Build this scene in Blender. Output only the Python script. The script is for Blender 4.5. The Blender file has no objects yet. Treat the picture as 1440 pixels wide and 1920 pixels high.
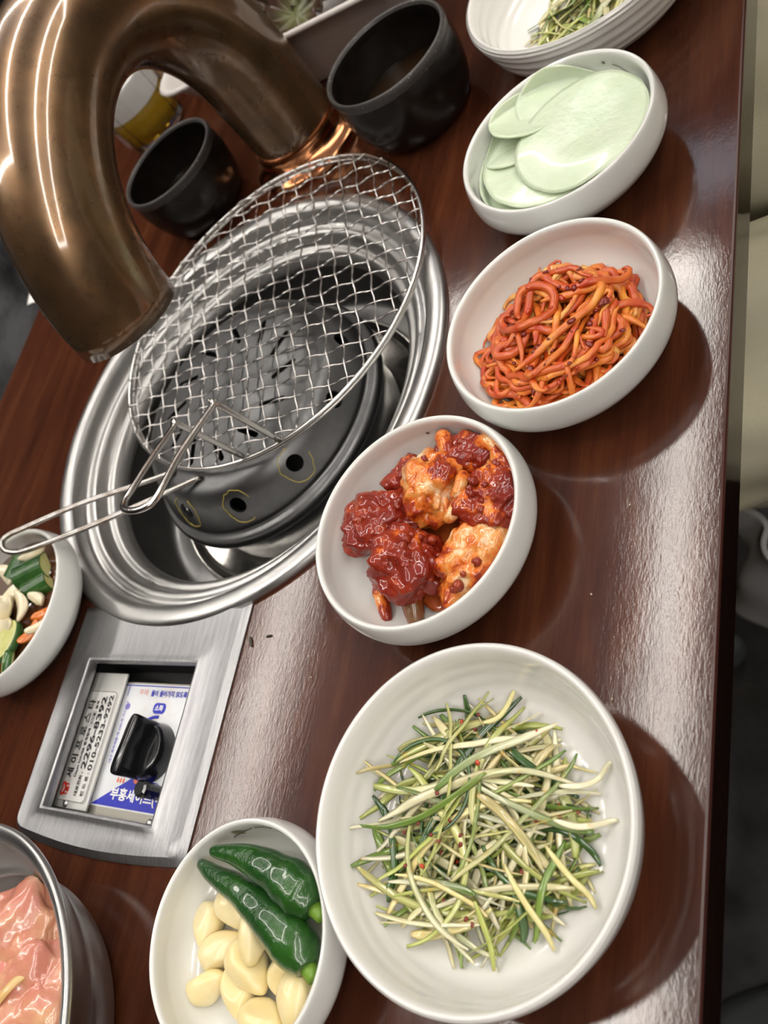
import bpy, bmesh, math, random
import numpy as np
from mathutils import Vector, Matrix, noise
S = bpy.context.scene
C = S.collection
PI = math.pi
rnd = random.Random(7)

# ------------------------------------------------------------------ camera
CAM_H = 0.375
cam = bpy.data.objects.new('camera', bpy.data.cameras.new('camera'))
C.objects.link(cam)
MC = Matrix(((-0.18964262, 0.89951345, -0.39358764),
             (0.81601268, -0.07853852, -0.57267357),
             (-0.54603937, -0.42977582, -0.71912013)))      # columns: right, down, forward
mw = Matrix.Identity(4)
for i in range(3):
    mw[i][0] = MC[i][0]; mw[i][1] = -MC[i][1]; mw[i][2] = -MC[i][2]
mw[2][3] = CAM_H
cam.matrix_world = mw
cam.data.sensor_fit = 'AUTO'; cam.data.sensor_width = 36
cam.data.lens = 1671.556 * 36 / 1920
cam.data.clip_start = 0.01; cam.data.clip_end = 50
cam.data.dof.use_dof = True; cam.data.dof.focus_distance = 0.46; cam.data.dof.aperture_fstop = 10
S.camera = cam

# ------------------------------------------------------------------ world, exposure
w = bpy.data.worlds.new('world'); S.world = w; w.use_nodes = True
w.node_tree.nodes['Background'].inputs[0].default_value = (0.9, 0.85, 0.8, 1)
w.node_tree.nodes['Background'].inputs[1].default_value = 0.15
S.view_settings.view_transform = 'Standard'; S.view_settings.look = 'None'
S.view_settings.exposure = 0.15; S.view_settings.gamma = 1.0
S.view_settings.use_curve_mapping = False

LAMP = 21.0          # radiance of the hanging line lamps
CEIL = 1.75

# ------------------------------------------------------------------ materials
def new_mat(name):
    m = bpy.data.materials.new(name); m.use_nodes = True
    nt = m.node_tree; b = nt.nodes['Principled BSDF']
    return m, nt, b
def N(nt, t, **kw):
    n = nt.nodes.new(t)
    for k, v in kw.items():
        if hasattr(n, k): setattr(n, k, v)
        else: n.inputs[k].default_value = v
    return n
def coords(nt, kind='Object', scale=(1, 1, 1), rot=(0, 0, 0)):
    tc = N(nt, 'ShaderNodeTexCoord'); mp = N(nt, 'ShaderNodeMapping')
    mp.inputs['Scale'].default_value = scale; mp.inputs['Rotation'].default_value = rot
    nt.links.new(tc.outputs[kind], mp.inputs[0]); return mp.outputs[0]
def noise_tex(nt, vec, scale, detail=4, rough=.6):
    n = N(nt, 'ShaderNodeTexNoise'); n.inputs['Scale'].default_value = scale
    n.inputs['Detail'].default_value = detail; n.inputs['Roughness'].default_value = rough
    if vec is not None: nt.links.new(vec, n.inputs['Vector'])
    return n.outputs['Fac']
def ramp(nt, fac, stops):
    r = N(nt, 'ShaderNodeValToRGB')
    e = r.color_ramp.elements
    while len(e) < len(stops): e.new(0.5)
    for el, (p, c) in zip(e, stops):
        el.position = p; el.color = (*c, 1) if len(c) == 3 else c
    nt.links.new(fac, r.inputs[0]); return r.outputs[0]
def bump(nt, b, fac, strength, dist=.001, prev=None):
    n = N(nt, 'ShaderNodeBump'); n.inputs['Strength'].default_value = strength
    n.inputs['Distance'].default_value = dist
    nt.links.new(fac, n.inputs['Height'])
    if prev is not None: nt.links.new(prev, n.inputs['Normal'])
    nt.links.new(n.outputs[0], b.inputs['Normal']); return n.outputs[0]
def simple(name, col, rough=.5, metal=0, coat=0, coat_r=.05, var=None, bmp=None, sss=0, trans=0, ior=None, spec=None, rvar=None):
    m, nt, b = new_mat(name)
    b.inputs['Base Color'].default_value = (*col, 1)
    b.inputs['Roughness'].default_value = rough; b.inputs['Metallic'].default_value = metal
    b.inputs['Coat Weight'].default_value = coat; b.inputs['Coat Roughness'].default_value = coat_r
    b.inputs['Transmission Weight'].default_value = trans
    if ior: b.inputs['IOR'].default_value = ior
    if spec is not None: b.inputs['Specular IOR Level'].default_value = spec
    if sss:
        b.inputs['Subsurface Weight'].default_value = sss
        b.inputs['Subsurface Radius'].default_value = (.004, .003, .002); b.inputs['Subsurface Scale'].default_value = 1
    if var:    # (scale, col2, lo, hi)
        f = noise_tex(nt, coords(nt), var[0], 5)
        nt.links.new(ramp(nt, f, [(var[2], col), (var[3], var[1])]), b.inputs['Base Color'])
    if rvar:
        f = noise_tex(nt, coords(nt), rvar[0], 5)
        r = ramp(nt, f, [(.3, (rvar[1],) * 3), (.7, (rvar[2],) * 3)]); nt.links.new(r, b.inputs['Roughness'])
    if bmp: bump(nt, b, noise_tex(nt, coords(nt), bmp[0], 5), bmp[1], bmp[2] if len(bmp) > 2 else .001)
    return m

def wood_mat():
    m, nt, b = new_mat('dark_varnished_wood')
    v = coords(nt, 'Object', (1, 9, 9))
    f = noise_tex(nt, v, 7, 8, .65)
    c = ramp(nt, f, [(.25, (.034, .010, .005)), (.5, (.070, .020, .009)), (.75, (.115, .036, .014))])
    v2 = coords(nt, 'Object', (6, 160, 160))
    g = noise_tex(nt, v2, 5, 4, .6)
    mx = N(nt, 'ShaderNodeMix', data_type='RGBA', blend_type='MULTIPLY'); mx.inputs['Factor'].default_value = .45
    nt.links.new(c, mx.inputs['A']); nt.links.new(ramp(nt, g, [(.3, (.55, .5, .5)), (.65, (1, 1, 1))]), mx.inputs['B'])
    nt.links.new(mx.outputs['Result'], b.inputs['Base Color'])
    b.inputs['IOR'].default_value = 1.5
    rr = ramp(nt, noise_tex(nt, coords(nt), 9, 4), [(.3, (.075,) * 3), (.7, (.115,) * 3)]); nt.links.new(rr, b.inputs['Roughness'])
    p = bump(nt, b, noise_tex(nt, coords(nt, 'Object', (34, 90, 90)), 6, 4, .65), .12, .0003)
    bump(nt, b, noise_tex(nt, coords(nt), 12, 3), .10, .002, p)
    return m
def steel_mat(name, col=(.58, .57, .55), rough=.24, sc=40, dark=.75, bs=.15, stretch=(1, 1, 1)):
    m, nt, b = new_mat(name)
    f = noise_tex(nt, coords(nt, 'Object', stretch), sc, 6, .7)
    nt.links.new(ramp(nt, f, [(.3, tuple(c * dark for c in col)), (.7, col)]), b.inputs['Base Color'])
    b.inputs['Metallic'].default_value = 1
    nt.links.new(ramp(nt, f, [(.3, (rough * 1.35,) * 3), (.7, (rough * .8,) * 3)]), b.inputs['Roughness'])
    bump(nt, b, noise_tex(nt, coords(nt, 'Object', stretch), sc * 6, 4), bs, .0004)
    return m
def copper_mat():
    m, nt, b = new_mat('aged_copper')
    f = noise_tex(nt, coords(nt), 14, 8, .65)
    c = ramp(nt, f, [(.28, (.10, .060, .035)), (.5, (.19, .110, .052)), (.66, (.30, .155, .070)), (.80, (.6, .28, .14))])
    nt.links.new(c, b.inputs['Base Color']); b.inputs['Metallic'].default_value = 1
    g = noise_tex(nt, coords(nt), 60, 6, .7)
    nt.links.new(ramp(nt, g, [(.3, (.24,) * 3), (.75, (.38,) * 3)]), b.inputs['Roughness'])
    b.inputs['Metallic'].default_value = .8; b.inputs['Coat Weight'].default_value = 1; b.inputs['Coat Roughness'].default_value = .09; b.inputs['Coat IOR'].default_value = 1.6
    bump(nt, b, noise_tex(nt, coords(nt), 18, 4, .5), .06, .002)
    return m
def sauce_mat(name, lo, hi, flesh=(.85, .62, .38), orange=(.70, .15, .012), red=(.20, .012, .003)):
    m, nt, b = new_mat(name)
    oi = N(nt, 'ShaderNodeObjectInfo')
    f = noise_tex(nt, coords(nt), 55, 6, .62)
    c = ramp(nt, f, [(lo - .05, flesh), (lo + .01, (.75, .32, .08)), (hi - .02, orange), (hi + .03, (.32, .03, .005)), (min(.98, hi + .15), red)])
    nt.links.new(c, b.inputs['Base Color'])
    b.inputs['Roughness'].default_value = .5; b.inputs['Specular IOR Level'].default_value = .2; b.inputs['Coat Weight'].default_value = .9; b.inputs['Coat Roughness'].default_value = .06
    b.inputs['Subsurface Weight'].default_value = .1; b.inputs['Subsurface Radius'].default_value = (.004, .002, .001)
    p = bump(nt, b, noise_tex(nt, coords(nt), 380, 4, .6), .55, .0012)
    bump(nt, b, f, .6, .002, p)
    return m
def attr_mat(name, rough=.25, coat=.6, bs=.2, speck=None, sc=300, sss=.1):
    m, nt, b = new_mat(name)
    a = N(nt, 'ShaderNodeAttribute'); a.attribute_name = 'Col'
    out = a.outputs['Color']
    f = noise_tex(nt, coords(nt), sc, 4)
    if speck:
        g = noise_tex(nt, coords(nt), speck[0], 5, .65)
        mx = N(nt, 'ShaderNodeMix', data_type='RGBA'); nt.links.new(out, mx.inputs['A']); mx.inputs['B'].default_value = (*speck[1], 1)
        nt.links.new(ramp(nt, g, [(speck[2], (0, 0, 0)), (speck[3], (1, 1, 1))]), mx.inputs['Factor']); out = mx.outputs['Result']
    nt.links.new(out, b.inputs['Base Color'])
    b.inputs['Roughness'].default_value = rough; b.inputs['Coat Weight'].default_value = coat; b.inputs['Coat Roughness'].default_value = .1
    b.inputs['Subsurface Weight'].default_value = sss; b.inputs['Subsurface Radius'].default_value = (.003, .002, .001)
    bump(nt, b, f, bs, .0006)
    return m
def glass_mat(name, col=(1, 1, 1), rough=.02, ior=1.45):
    return simple(name, col, rough, trans=1, ior=ior)

WOOD = wood_mat()
WOOD_EDGE = simple('dark_edge_band', (.016, .007, .005), .08, coat=.3, bmp=(90, .1))
STEEL = steel_mat('polished_steel', (.56, .555, .54), .33, 30, .85, .05)
STEEL_PLATE = steel_mat('scratched_steel_plate', (.47, .47, .475), .34, 30, .7, .4, (1, 12, 1))
STEEL_DARK = steel_mat('smoked_steel', (.185, .185, .185), .36, 25, .65, .08)
STEEL_PAN = steel_mat('grey_steel_pan', (.24, .235, .23), .34, 30, .75, .08)
STEEL_SHINY = steel_mat('wet_shiny_steel', (.72, .69, .64), .14, 18, .7, .35)
WIRE = simple('bright_wire', (.72, .70, .67), .2, 1, bmp=(800, .1))
WIRE_DARK = simple('worn_wire', (.5, .48, .45), .26, 1, var=(90, (.25, .2, .16), .45, .75))
COPPER = copper_mat()
COPPER_BRIGHT = simple('bright_copper', (.8, .36, .17), .2, 1, var=(30, (.6, .25, .11), .4, .7))
CERAMIC = simple('white_glazed_ceramic', (.74, .745, .71), .16, coat=.5, coat_r=.04, bmp=(60, .05, .001))
CERAMIC_W = simple('warm_white_ceramic', (.80, .79, .755), .17, coat=.5, coat_r=.05, bmp=(60, .05, .001))
STONE = simple('dark_stoneware_glaze', (.007, .0055, .0045), .24, spec=.35, var=(80, (.014, .010, .008), .4, .7), bmp=(120, .06))
STONE_RIM = simple('speckled_stoneware_rim', (.05, .045, .042), .4, var=(700, (.5, .48, .45), .62, .72))
BROTH = simple('dark_brown_sauce', (.035, .018, .008), .06, spec=.5)
PLASTIC_W = simple('white_plastic', (.62, .58, .55), .35)
BLACK_PL = simple('black_glossy_plastic', (.006, .006, .007), .18, coat=.4, bmp=(200, .05))
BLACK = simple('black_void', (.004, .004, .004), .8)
PAPER = simple('white_sticker', (.66, .66, .64), .4, var=(50, (.55, .53, .5), .4, .8))
PAPER2 = simple('stained_sticker', (.70, .72, .74), .3, var=(35, (.62, .56, .5), .52, .75))
INK = simple('black_ink', (.012, .012, .014), .5)
INK_BLUE = simple('blue_ink', (.012, .02, .42), .45)
INK_RED = simple('red_ink', (.62, .03, .015), .45)
INK_ORANGE = simple('orange_ink', (.75, .16, .05), .45)
INK_VIOLET = simple('faded_violet_ink', (.2, .18, .5), .5)
INK_WHITE = simple('white_ink', (.85, .85, .85), .45)
INK_PINK = simple('faded_pink_ink', (.75, .42, .38), .5)
FLOOR = simple('dark_floor_tile', (.030, .031, .030), .4, var=(6, (.045, .046, .045), .35, .7), bmp=(50, .1))
GROUT = simple('dark_grout', (.008, .008, .008), .9)
CEILM = simple('grey_ceiling', (.33, .325, .375), .8, bmp=(60, .1))
WALLM = simple('dark_brown_wall', (.05, .022, .013), .5, var=(4, (.08, .035, .02), .35, .7))
WALLD = simple('charcoal_wall', (.018, .019, .021), .6, bmp=(30, .1))
m_, nt_, b_ = new_mat('lamp_diffuser')
b_.inputs['Base Color'].default_value = (.9, .9, .9, 1)
b_.inputs['Emission Color'].default_value = (1.0, .945, .87, 1); b_.inputs['Emission Strength'].default_value = LAMP
LAMPM = m_
LAMP_HOUSING = simple('white_lamp_housing', (.7, .7, .7), .4)

# ------------------------------------------------------------------ mesh helpers
def mk(name, V, F, mat=None, parent=None, smooth=True, col=None):
    me = bpy.data.meshes.new(name)
    me.from_pydata([tuple(map(float, v)) for v in V], [], [tuple(map(int, f)) for f in F])
    if smooth: me.polygons.foreach_set('use_smooth', [True] * len(me.polygons))
    if mat is not None:
        for m in (mat if isinstance(mat, (list, tuple)) else [mat]): me.materials.append(m)
    if col is not None:
        a = me.color_attributes.new('Col', 'FLOAT_COLOR', 'POINT')
        cc = np.ones((len(V), 4), dtype=np.float32); cc[:, :3] = np.array(col, dtype=np.float32)
        a.data.foreach_set('color', cc.ravel())
    me.validate()
    o = bpy.data.objects.new(name, me); C.objects.link(o)
    if parent is not None: o.parent = parent
    return o
def tag(o, label=None, cat=None, group=None, kind=None):
    if label: o['label'] = label
    if cat: o['category'] = cat
    if group: o['group'] = group
    if kind: o['kind'] = kind
    return o
def thing(name, loc, label, cat, group=None, rz=0):
    o = bpy.data.objects.new(name, None); C.objects.link(o)
    o.empty_display_size = .02
    o.location = loc; o.rotation_euler[2] = rz
    return tag(o, label, cat, group)
def lathe(prof, n=96, c=(0, 0, 0), closed=False, ax=1, ay=1):
    V = []; F = []
    m = len(prof)
    for i in range(n):
        a = 2 * PI * i / n
        for r, z in prof: V.append((c[0] + ax * r * math.cos(a), c[1] + ay * r * math.sin(a), c[2] + z))
    for i in range(n):
        j = (i + 1) % n
        for k in range(m if closed else m - 1):
            l = (k + 1) % m
            F.append((i * m + k, j * m + k, j * m + l, i * m + l))
    return V, F
def smoothprof(P, sub=4):
    """Catmull-Rom through profile points"""
    P = [np.array(p, float) for p in P]; out = []
    for i in range(len(P) - 1):
        p0 = P[max(i - 1, 0)]; p1 = P[i]; p2 = P[i + 1]; p3 = P[min(i + 2, len(P) - 1)]
        for k in range(sub):
            t = k / sub
            out.append(.5 * ((2 * p1) + (-p0 + p2) * t + (2 * p0 - 5 * p1 + 4 * p2 - p3) * t * t + (-p0 + 3 * p1 - 3 * p2 + p3) * t ** 3))
    out.append(P[-1]); return [tuple(o) for o in out]
def spline(P, sub=6): return smoothprof(P, sub)
def tube(path, r, n=8, caps=True, ry=None, twist=0, closed=False, up=None):
    """tube along a path; r scalar or list; ry second radius for flat sections"""
    P = np.array(path, float); L = len(P)
    R = np.full(L, r) if np.isscalar(r) else np.array(r, float)
    RY = R if ry is None else (np.full(L, ry) if np.isscalar(ry) else np.array(ry, float))
    T = np.gradient(P, axis=0)
    if closed: T = np.roll(P, -1, 0) - np.roll(P, 1, 0)
    T /= (np.linalg.norm(T, axis=1)[:, None] + 1e-12)
    u = np.array(up if up is not None else ((0, 0, 1) if abs(T[0][2]) < .9 else (1, 0, 0)), float)
    V = []; F = []
    for i in range(L):
        a = np.cross(T[i], u); na = np.linalg.norm(a)
        if na < 1e-6: a = np.cross(T[i], [1, 0, 0]); na = np.linalg.norm(a)
        a /= na; b = np.cross(a, T[i]); 
        if up is None: u = b
        tw = twist * i / max(1, L - 1)
        for k in range(n):
            t = 2 * PI * k / n + tw
            V.append(P[i] + R[i] * math.cos(t) * a + RY[i] * math.sin(t) * b)
    for i in range(L if closed else L - 1):
        j = (i + 1) % L
        for k in range(n):
            F.append((i * n + k, i * n + (k + 1) % n, j * n + (k + 1) % n, j * n + k))
    if caps and not closed:
        F.append(tuple(range(n))[::-1]); F.append(tuple((L - 1) * n + k for k in range(n)))
    return V, F
def box(cx, cy, cz, sx, sy, sz):
    V = [(cx + a * sx / 2, cy + b * sy / 2, cz + c * sz / 2) for a in (-1, 1) for b in (-1, 1) for c in (-1, 1)]
    F = [(0, 1, 3, 2), (4, 6, 7, 5), (0, 4, 5, 1), (2, 3, 7, 6), (0, 2, 6, 4), (1, 5, 7, 3)]
    return V, F
def join(*vf):
    V = []; F = []
    for v, f in vf:
        o = len(V); V += list(v); F += [tuple(i + o for i in q) for q in f]
    return V, F
def bevel(o, w, seg=3):
    m = o.modifiers.new('bevel', 'BEVEL'); m.width = w; m.segments = seg; m.limit_method = 'ANGLE'; m.angle_limit = .7
    return o
def bake(o):
    """apply modifiers"""
    dg = bpy.context.evaluated_depsgraph_get()
    me = bpy.data.meshes.new_from_object(o.evaluated_get(dg)); o.modifiers.clear(); o.data = me; return o
def blob(rad, seed=0, amp=.2, freq=1.6, sub=4, scale=(1, 1, 1), amp2=0, freq2=6):
    bm = bmesh.new(); bmesh.ops.create_icosphere(bm, subdivisions=sub, radius=1)
    off = Vector((seed * 3.1, seed * 1.7, seed * 5.3))
    for v in bm.verts:
        d = v.co.normalized()
        k = 1 + amp * noise.noise(d * freq + off) * 1.6
        if amp2: k += amp2 * noise.noise(d * freq2 + off) + amp2 * .5 * noise.noise(d * freq2 * 2.3 + off)
        v.co = Vector((d.x * k * scale[0], d.y * k * scale[1], d.z * k * scale[2])) * rad
    V = [tuple(v.co) for v in bm.verts]; F = [tuple(x.index for x in f.verts) for f in bm.faces]; bm.free()
    return V, F
def xf(vf, loc=(0, 0, 0), rot=(0, 0, 0), sc=1):
    from mathutils import Euler
    M = Euler(rot).to_matrix(); V = [tuple(M @ (Vector(v) * sc) + Vector(loc)) for v in vf[0]]
    return V, vf[1]
def prism(poly, z0, z1):
    n = len(poly); V = [(x, y, z0) for x, y in poly] + [(x, y, z1) for x, y in poly]
    F = [tuple(range(n))[::-1], tuple(range(n, 2 * n))] + [(i, (i + 1) % n, n + (i + 1) % n, n + i) for i in range(n)]
    return V, F
def rrect(x0, x1, y0, y1, r, k=5):
    P = []
    for cx, cy, a0 in ((x1 - r, y1 - r, 0), (x0 + r, y1 - r, PI / 2), (x0 + r, y0 + r, PI), (x1 - r, y0 + r, 1.5 * PI)):
        for i in range(k + 1):
            a = a0 + PI / 2 * i / k; P.append((cx + r * math.cos(a), cy + r * math.sin(a)))
    return P
def loft(loops, cap0=False, cap1=False, closed=True):
    n = len(loops[0]); V = [p for l in loops for p in l]; F = []
    for i in range(len(loops) - 1):
        for k in range(n): F.append((i * n + k, i * n + (k + 1) % n, (i + 1) * n + (k + 1) % n, (i + 1) * n + k))
    if cap0: F.append(tuple(range(n))[::-1])
    if cap1: F.append(tuple((len(loops) - 1) * n + k for k in range(n)))
    return V, F
def text_obj(name, body, org, right, up, w, h, mat, parent, ext=.00012, center=False):
    """flat lettering: fits body into w x h metres; origin at lower left"""
    cu = bpy.data.curves.new('lettering', 'FONT'); cu.body = body; cu.size = 1; cu.offset = .028; cu.resolution_u = 4
    to = bpy.data.objects.new('lettering', cu); C.objects.link(to)
    dg = bpy.context.evaluated_depsgraph_get(); me = bpy.data.meshes.new_from_object(to.evaluated_get(dg))
    bpy.data.objects.remove(to); 
    co = np.zeros(len(me.vertices) * 3); me.vertices.foreach_get('co', co); co = co.reshape(-1, 3)
    mn = co.min(0); mx = co.max(0); s = np.array([w / (mx[0] - mn[0]), h / (mx[1] - mn[1])])
    R = np.array(right, float); U = np.array(up, float); Nn = np.cross(R, U); O = np.array(org, float)
    q = O + (co[:, 0:1] - mn[0]) * s[0] * R + (co[:, 1:2] - mn[1]) * s[1] * U + Nn * ext
    me.vertices.foreach_set('co', q.ravel()); me.materials.clear(); me.materials.append(mat); me.update()
    o = bpy.data.objects.new(name, me); C.objects.link(o); o.parent = parent
    return o

# ------------------------------------------------------------------ room shell
FZ = -0.74
rx0, rx1, ry0, ry1 = -2.45, 2.2, -3.2, 1.6
def struct(name, vf, mat, smooth=False):
    return tag(mk(name, vf[0], vf[1], mat, smooth=smooth), kind='structure')
struct('wall_far', box(rx0 - .05, (ry0 + ry1) / 2, (FZ + CEIL) / 2, .1, ry1 - ry0 + .2, CEIL - FZ), WALLM)
struct('wall_near', box(rx1 + .05, (ry0 + ry1) / 2, (FZ + CEIL) / 2, .1, ry1 - ry0 + .2, CEIL - FZ), WALLM)
struct('wall_left', box((rx0 + rx1) / 2, ry0 - .05, (FZ + CEIL) / 2, rx1 - rx0, .1, CEIL - FZ), WALLD)
struct('wall_right', box((rx0 + rx1) / 2, ry1 + .05, (FZ + CEIL) / 2, rx1 - rx0, .1, CEIL - FZ), WALLD)
struct('ceiling', box((rx0 + rx1) / 2, (ry0 + ry1) / 2, CEIL + .05, rx1 - rx0, ry1 - ry0, .1), CEILM)
fl = struct('floor', box((rx0 + rx1) / 2, (ry0 + ry1) / 2, FZ - .03, rx1 - rx0, ry1 - ry0, .05), GROUT)
T = .45
tile_me = None
xs = np.arange(-.235 - 5 * T, rx1, T); ys = np.arange(-.62 - 6 * T, ry1, T)
for x in xs:
    for y in ys:
        if x < rx0 + .0 or x + T > rx1 or y < ry0 or y + T > ry1: continue
        if tile_me is None:
            V, F = box(0, 0, 0, T - .004, T - .004, .005)
            o = bevel(mk('tile', V, F, FLOOR, fl, smooth=False), .001, 1); bake(o); tile_me = o.data
        else:
            o = bpy.data.objects.new('tile', tile_me); C.objects.link(o); o.parent = fl
        o.location = (x + T / 2, y + T / 2, FZ - .0025)

# hanging line lamps: rectangular loops
def loop_lamp(x0, x1, y0, y1, z, label):
    t = thing('ceiling_light', ((x0 + x1) / 2, (y0 + y1) / 2, z), label, 'ceiling light', 'rectangular line lamps')
    wv = .035
    def band(wd, za, zb):
        o_ = [(x0 - wd, y0 - wd), (x1 + wd, y0 - wd), (x1 + wd, y1 + wd), (x0 - wd, y1 + wd)]
        i_ = [(x0 + wd, y0 + wd), (x1 - wd, y0 + wd), (x1 - wd, y1 - wd), (x0 + wd, y1 - wd)]
        c_ = ((x0 + x1) / 2, (y0 + y1) / 2)
        sh = lambda L, zz: [(a - c_[0], b - c_[1], zz) for a, b in L]
        L = [sh(o_, za), sh(o_, zb), sh(i_, zb), sh(i_, za), sh(o_, za)]
        return loft(L)
    V, F = band(wv, 0, .03); mk('diffuser', V, F, LAMPM, t, smooth=False)
    V, F = band(wv * .8, .031, .05); mk('housing', V, F, LAMP_HOUSING, t, smooth=False)
    for sx in (x0, x1):
        for sy in (y0, y1):
            V, F = tube([(sx - (x0 + x1) / 2, sy - (y0 + y1) / 2, .05), (sx - (x0 + x1) / 2, sy - (y0 + y1) / 2, CEIL - z)], .002, 6)
            mk('cable', V, F, BLACK_PL, t)
loop_lamp(-1.75, .12, -1.85, -.66, 1.55, 'rectangular white line lamp hanging above the table')
loop_lamp(-2.2, 1.6, .50, 1.25, 1.55, 'rectangular white line lamp hanging behind the seated person')

t = thing('ceiling_panel_light', (-2.27, -.75, CEIL - .012), 'dim cool panel light on the ceiling near the far wall', 'ceiling light')
V, F = box(0, 0, 0, .22, 1.0, .012)
m_, nt_, b_ = new_mat('cool_panel'); b_.inputs['Emission Color'].default_value = (.75, .85, 1, 1); b_.inputs['Emission Strength'].default_value = 2.2
mk('panel_diffuser', V, F, m_, t, smooth=False)
V, F = box(0, 0, .007, .26, 1.04, .008); mk('panel_frame', V, F, LAMP_HOUSING, t, smooth=False)

# ------------------------------------------------------------------ table
TX0, TX1, TY0, TY1, TT = -1.02, .50, -.797, -.106, .026
RC = (-.315, -.460)
table = thing('dining_table', (RC[0], RC[1], FZ), 'dark red-brown varnished wooden table with a round grill set into it', 'table')
def table_top():
    bm = bmesh.new()
    hole1 = [(RC[0] + .168 * math.cos(a), RC[1] + .168 * math.sin(a)) for a in np.linspace(0, 2 * PI, 73)[:-1]]
    hole2 = [(-.115, -.53), (-.012, -.53), (-.012, -.40), (-.115, -.40)]
    def fill(z, ins):
        es = []
        for L in ([(TX0 + ins, TY0 + ins), (TX1 - ins, TY0 + ins), (TX1 - ins, TY1 - ins), (TX0 + ins, TY1 - ins)], hole1, hole2):
            vs = [bm.verts.new((x, y, z)) for x, y in L]
            es += [bm.edges.new((vs[i], vs[(i + 1) % len(vs)])) for i in range(len(vs))]
        bmesh.ops.triangle_fill(bm, use_beauty=True, edges=es)
    fill(0, .0018)
    V = [tuple(v.co) for v in bm.verts]; F = [tuple(v.index for v in f.verts) for f in bm.faces]
    bm.verts.index_update()
    V = [tuple(v.co) for v in bm.verts]; F = [tuple(v.index for v in f.verts) for f in bm.faces]; bm.free()
    F = [f if (V[f[1]][0] - V[f[0]][0]) * (V[f[2]][1] - V[f[0]][1]) - (V[f[1]][1] - V[f[0]][1]) * (V[f[2]][0] - V[f[0]][0]) > 0 else f[::-1] for f in F]
    n = len(V); V2 = V + [(x, y, -TT) for x, y, z in V]; F2 = F + [tuple(i + n for i in f[::-1]) for f in F]
    # hole walls
    for a0, cnt in ((4, 72), (76, 4)):
        for k in range(cnt):
            p, q = a0 + k, a0 + (k + 1) % cnt; F2.append((p, q, q + n, p + n))
    return V2, F2
V, F = table_top()
off = Vector((RC[0], RC[1], FZ))
def loc(V, o=off): return [(v[0] - o[0], v[1] - o[1], v[2] - o[2]) for v in V]
mk('tabletop', loc(V), F, WOOD, table, smooth=False)
# edge: rounded upper arris then a dark side band
prof = [(.0018, 0), (.0008, -.0003), (.0002, -.001), (0, -.002)]
loops = []
for ins, z in prof: loops.append([(TX0 + ins, TY0 + ins, z), (TX1 - ins, TY0 + ins, z), (TX1 - ins, TY1 - ins, z), (TX0 + ins, TY1 - ins, z)])
V, F = loft(loops); mk('edge_arris', loc(V), F, simple('red_brown_arris', (.05, .013, .009), .3), table, smooth=False)
V, F = loft([[(TX0, TY0, z), (TX1, TY0, z), (TX1, TY1, z), (TX0, TY1, z)] for z in (-.002, -TT)])
mk('edge_band', loc(V), F, WOOD_EDGE, table, smooth=False)
V, F = box(-.26, -.45, (-TT - .12 + FZ + .03) / 2, .30, .24, (-.12 - TT) - (FZ + .03)); mk('pedestal', loc(V), F, WOOD_EDGE, table, smooth=False)
V, F = box(-.26, -.45, FZ + .0155, .62, .46, .03); bevel(mk('foot_plate', loc(V), F, STEEL_DARK, table, smooth=False), .004)

# ------------------------------------------------------------------ grill set in the table
gr = thing('table_grill', (RC[0], RC[1], 0), 'round steel charcoal grill with a ring flange set into the wooden table', 'grill')
ringp = smoothprof([(.1815, .0003), (.1812, .0025), (.179, .0050), (.1745, .0062), (.170, .0056), (.1665, .0030)], 4) + \
    smoothprof([(.1655, .0005), (.1635, -.0065), (.1600, -.0085), (.1560, -.0070), (.1525, -.0080), (.1500, -.0130), (.1475, -.0165), (.1435, -.0165), (.1410, -.0185), (.1385, -.0225), (.1375, -.027)], 4) + \
    [(.1385, -.030), (.150, -.030), (.162, -.024), (.167, -.012), (.1675, -.0005), (.179, -.0002), (.1815, .0003)]
V, F = lathe(ringp, 160); mk('rim_ring', V, F, STEEL, gr)
panp = [(.148, -.031), (.1475, -.060), (.142, -.080), (.135, -.0845), (.122, -.086), (.0, -.100)] 
panp2 = [(.0, -.102), (.135, -.0885), (.1445, -.083), (.150, -.060), (.1505, -.031), (.148, -.031)]
V, F = lathe(panp + panp2, 128); mk('outer_pan', V, F, STEEL_PAN, gr)
V, F = lathe(smoothprof([(.1235, -.0845), (.1225, -.0790), (.1200, -.0775), (.1175, -.0800), (.112, -.0835), (.09, -.087), (.05, -.089), (.0, -.0895)], 4), 128)
mk('water_basin', V, F, STEEL_SHINY, gr)
# perforated burner dome
dome_o = smoothprof([(.100, -.0430), (.1055, -.0405), (.1065, -.0365), (.1045, -.0320), (.0995, -.0295), (.0985, -.0262), (.0965, -.0215), (.0925, -.0130), (.0885, -.0055), (.083, .0005), (.074, .0040), (.055, .0062), (.03, .0072), (.0, .0075)], 4)
dome_i = [(max(r - .0022, 0), z - .0022) for r, z in dome_o][::-1]
dome_i[-1] = (.098, -.0430)
V, F = lathe(dome_o[:-1] + [(0.0004, .0075), (0.0004, .0053)] + dome_i[1:], 144, closed=True)
dome = mk('burner_dome', V, F, STEEL_DARK, gr); dome.location = (0, 0, 0)
cut = []
holeang = []
for k in range(11):
    a = math.radians(16.3 + k * 32.727); holeang.append(a)
    cut.append(xf(lathe([(0, -.02), (.0062, -.02), (.0062, .02), (0, .02)], 20), ((.0915) * math.cos(a), .0915 * math.sin(a), -.0105), (0, 1.1, a)))
for k in range(12):
    a = math.radians(k * 30 + 10)
    sl = xf(prism(rrect(-.011, .011, -.0022, .0022, .0021, 4), -.02, .02), (0, 0, 0), (0, 0, 0))
    cut.append(xf(sl, (.052 * math.cos(a), .052 * math.sin(a), .005), (0, 0, a + .5)))
V, F = join(*cut)
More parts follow.
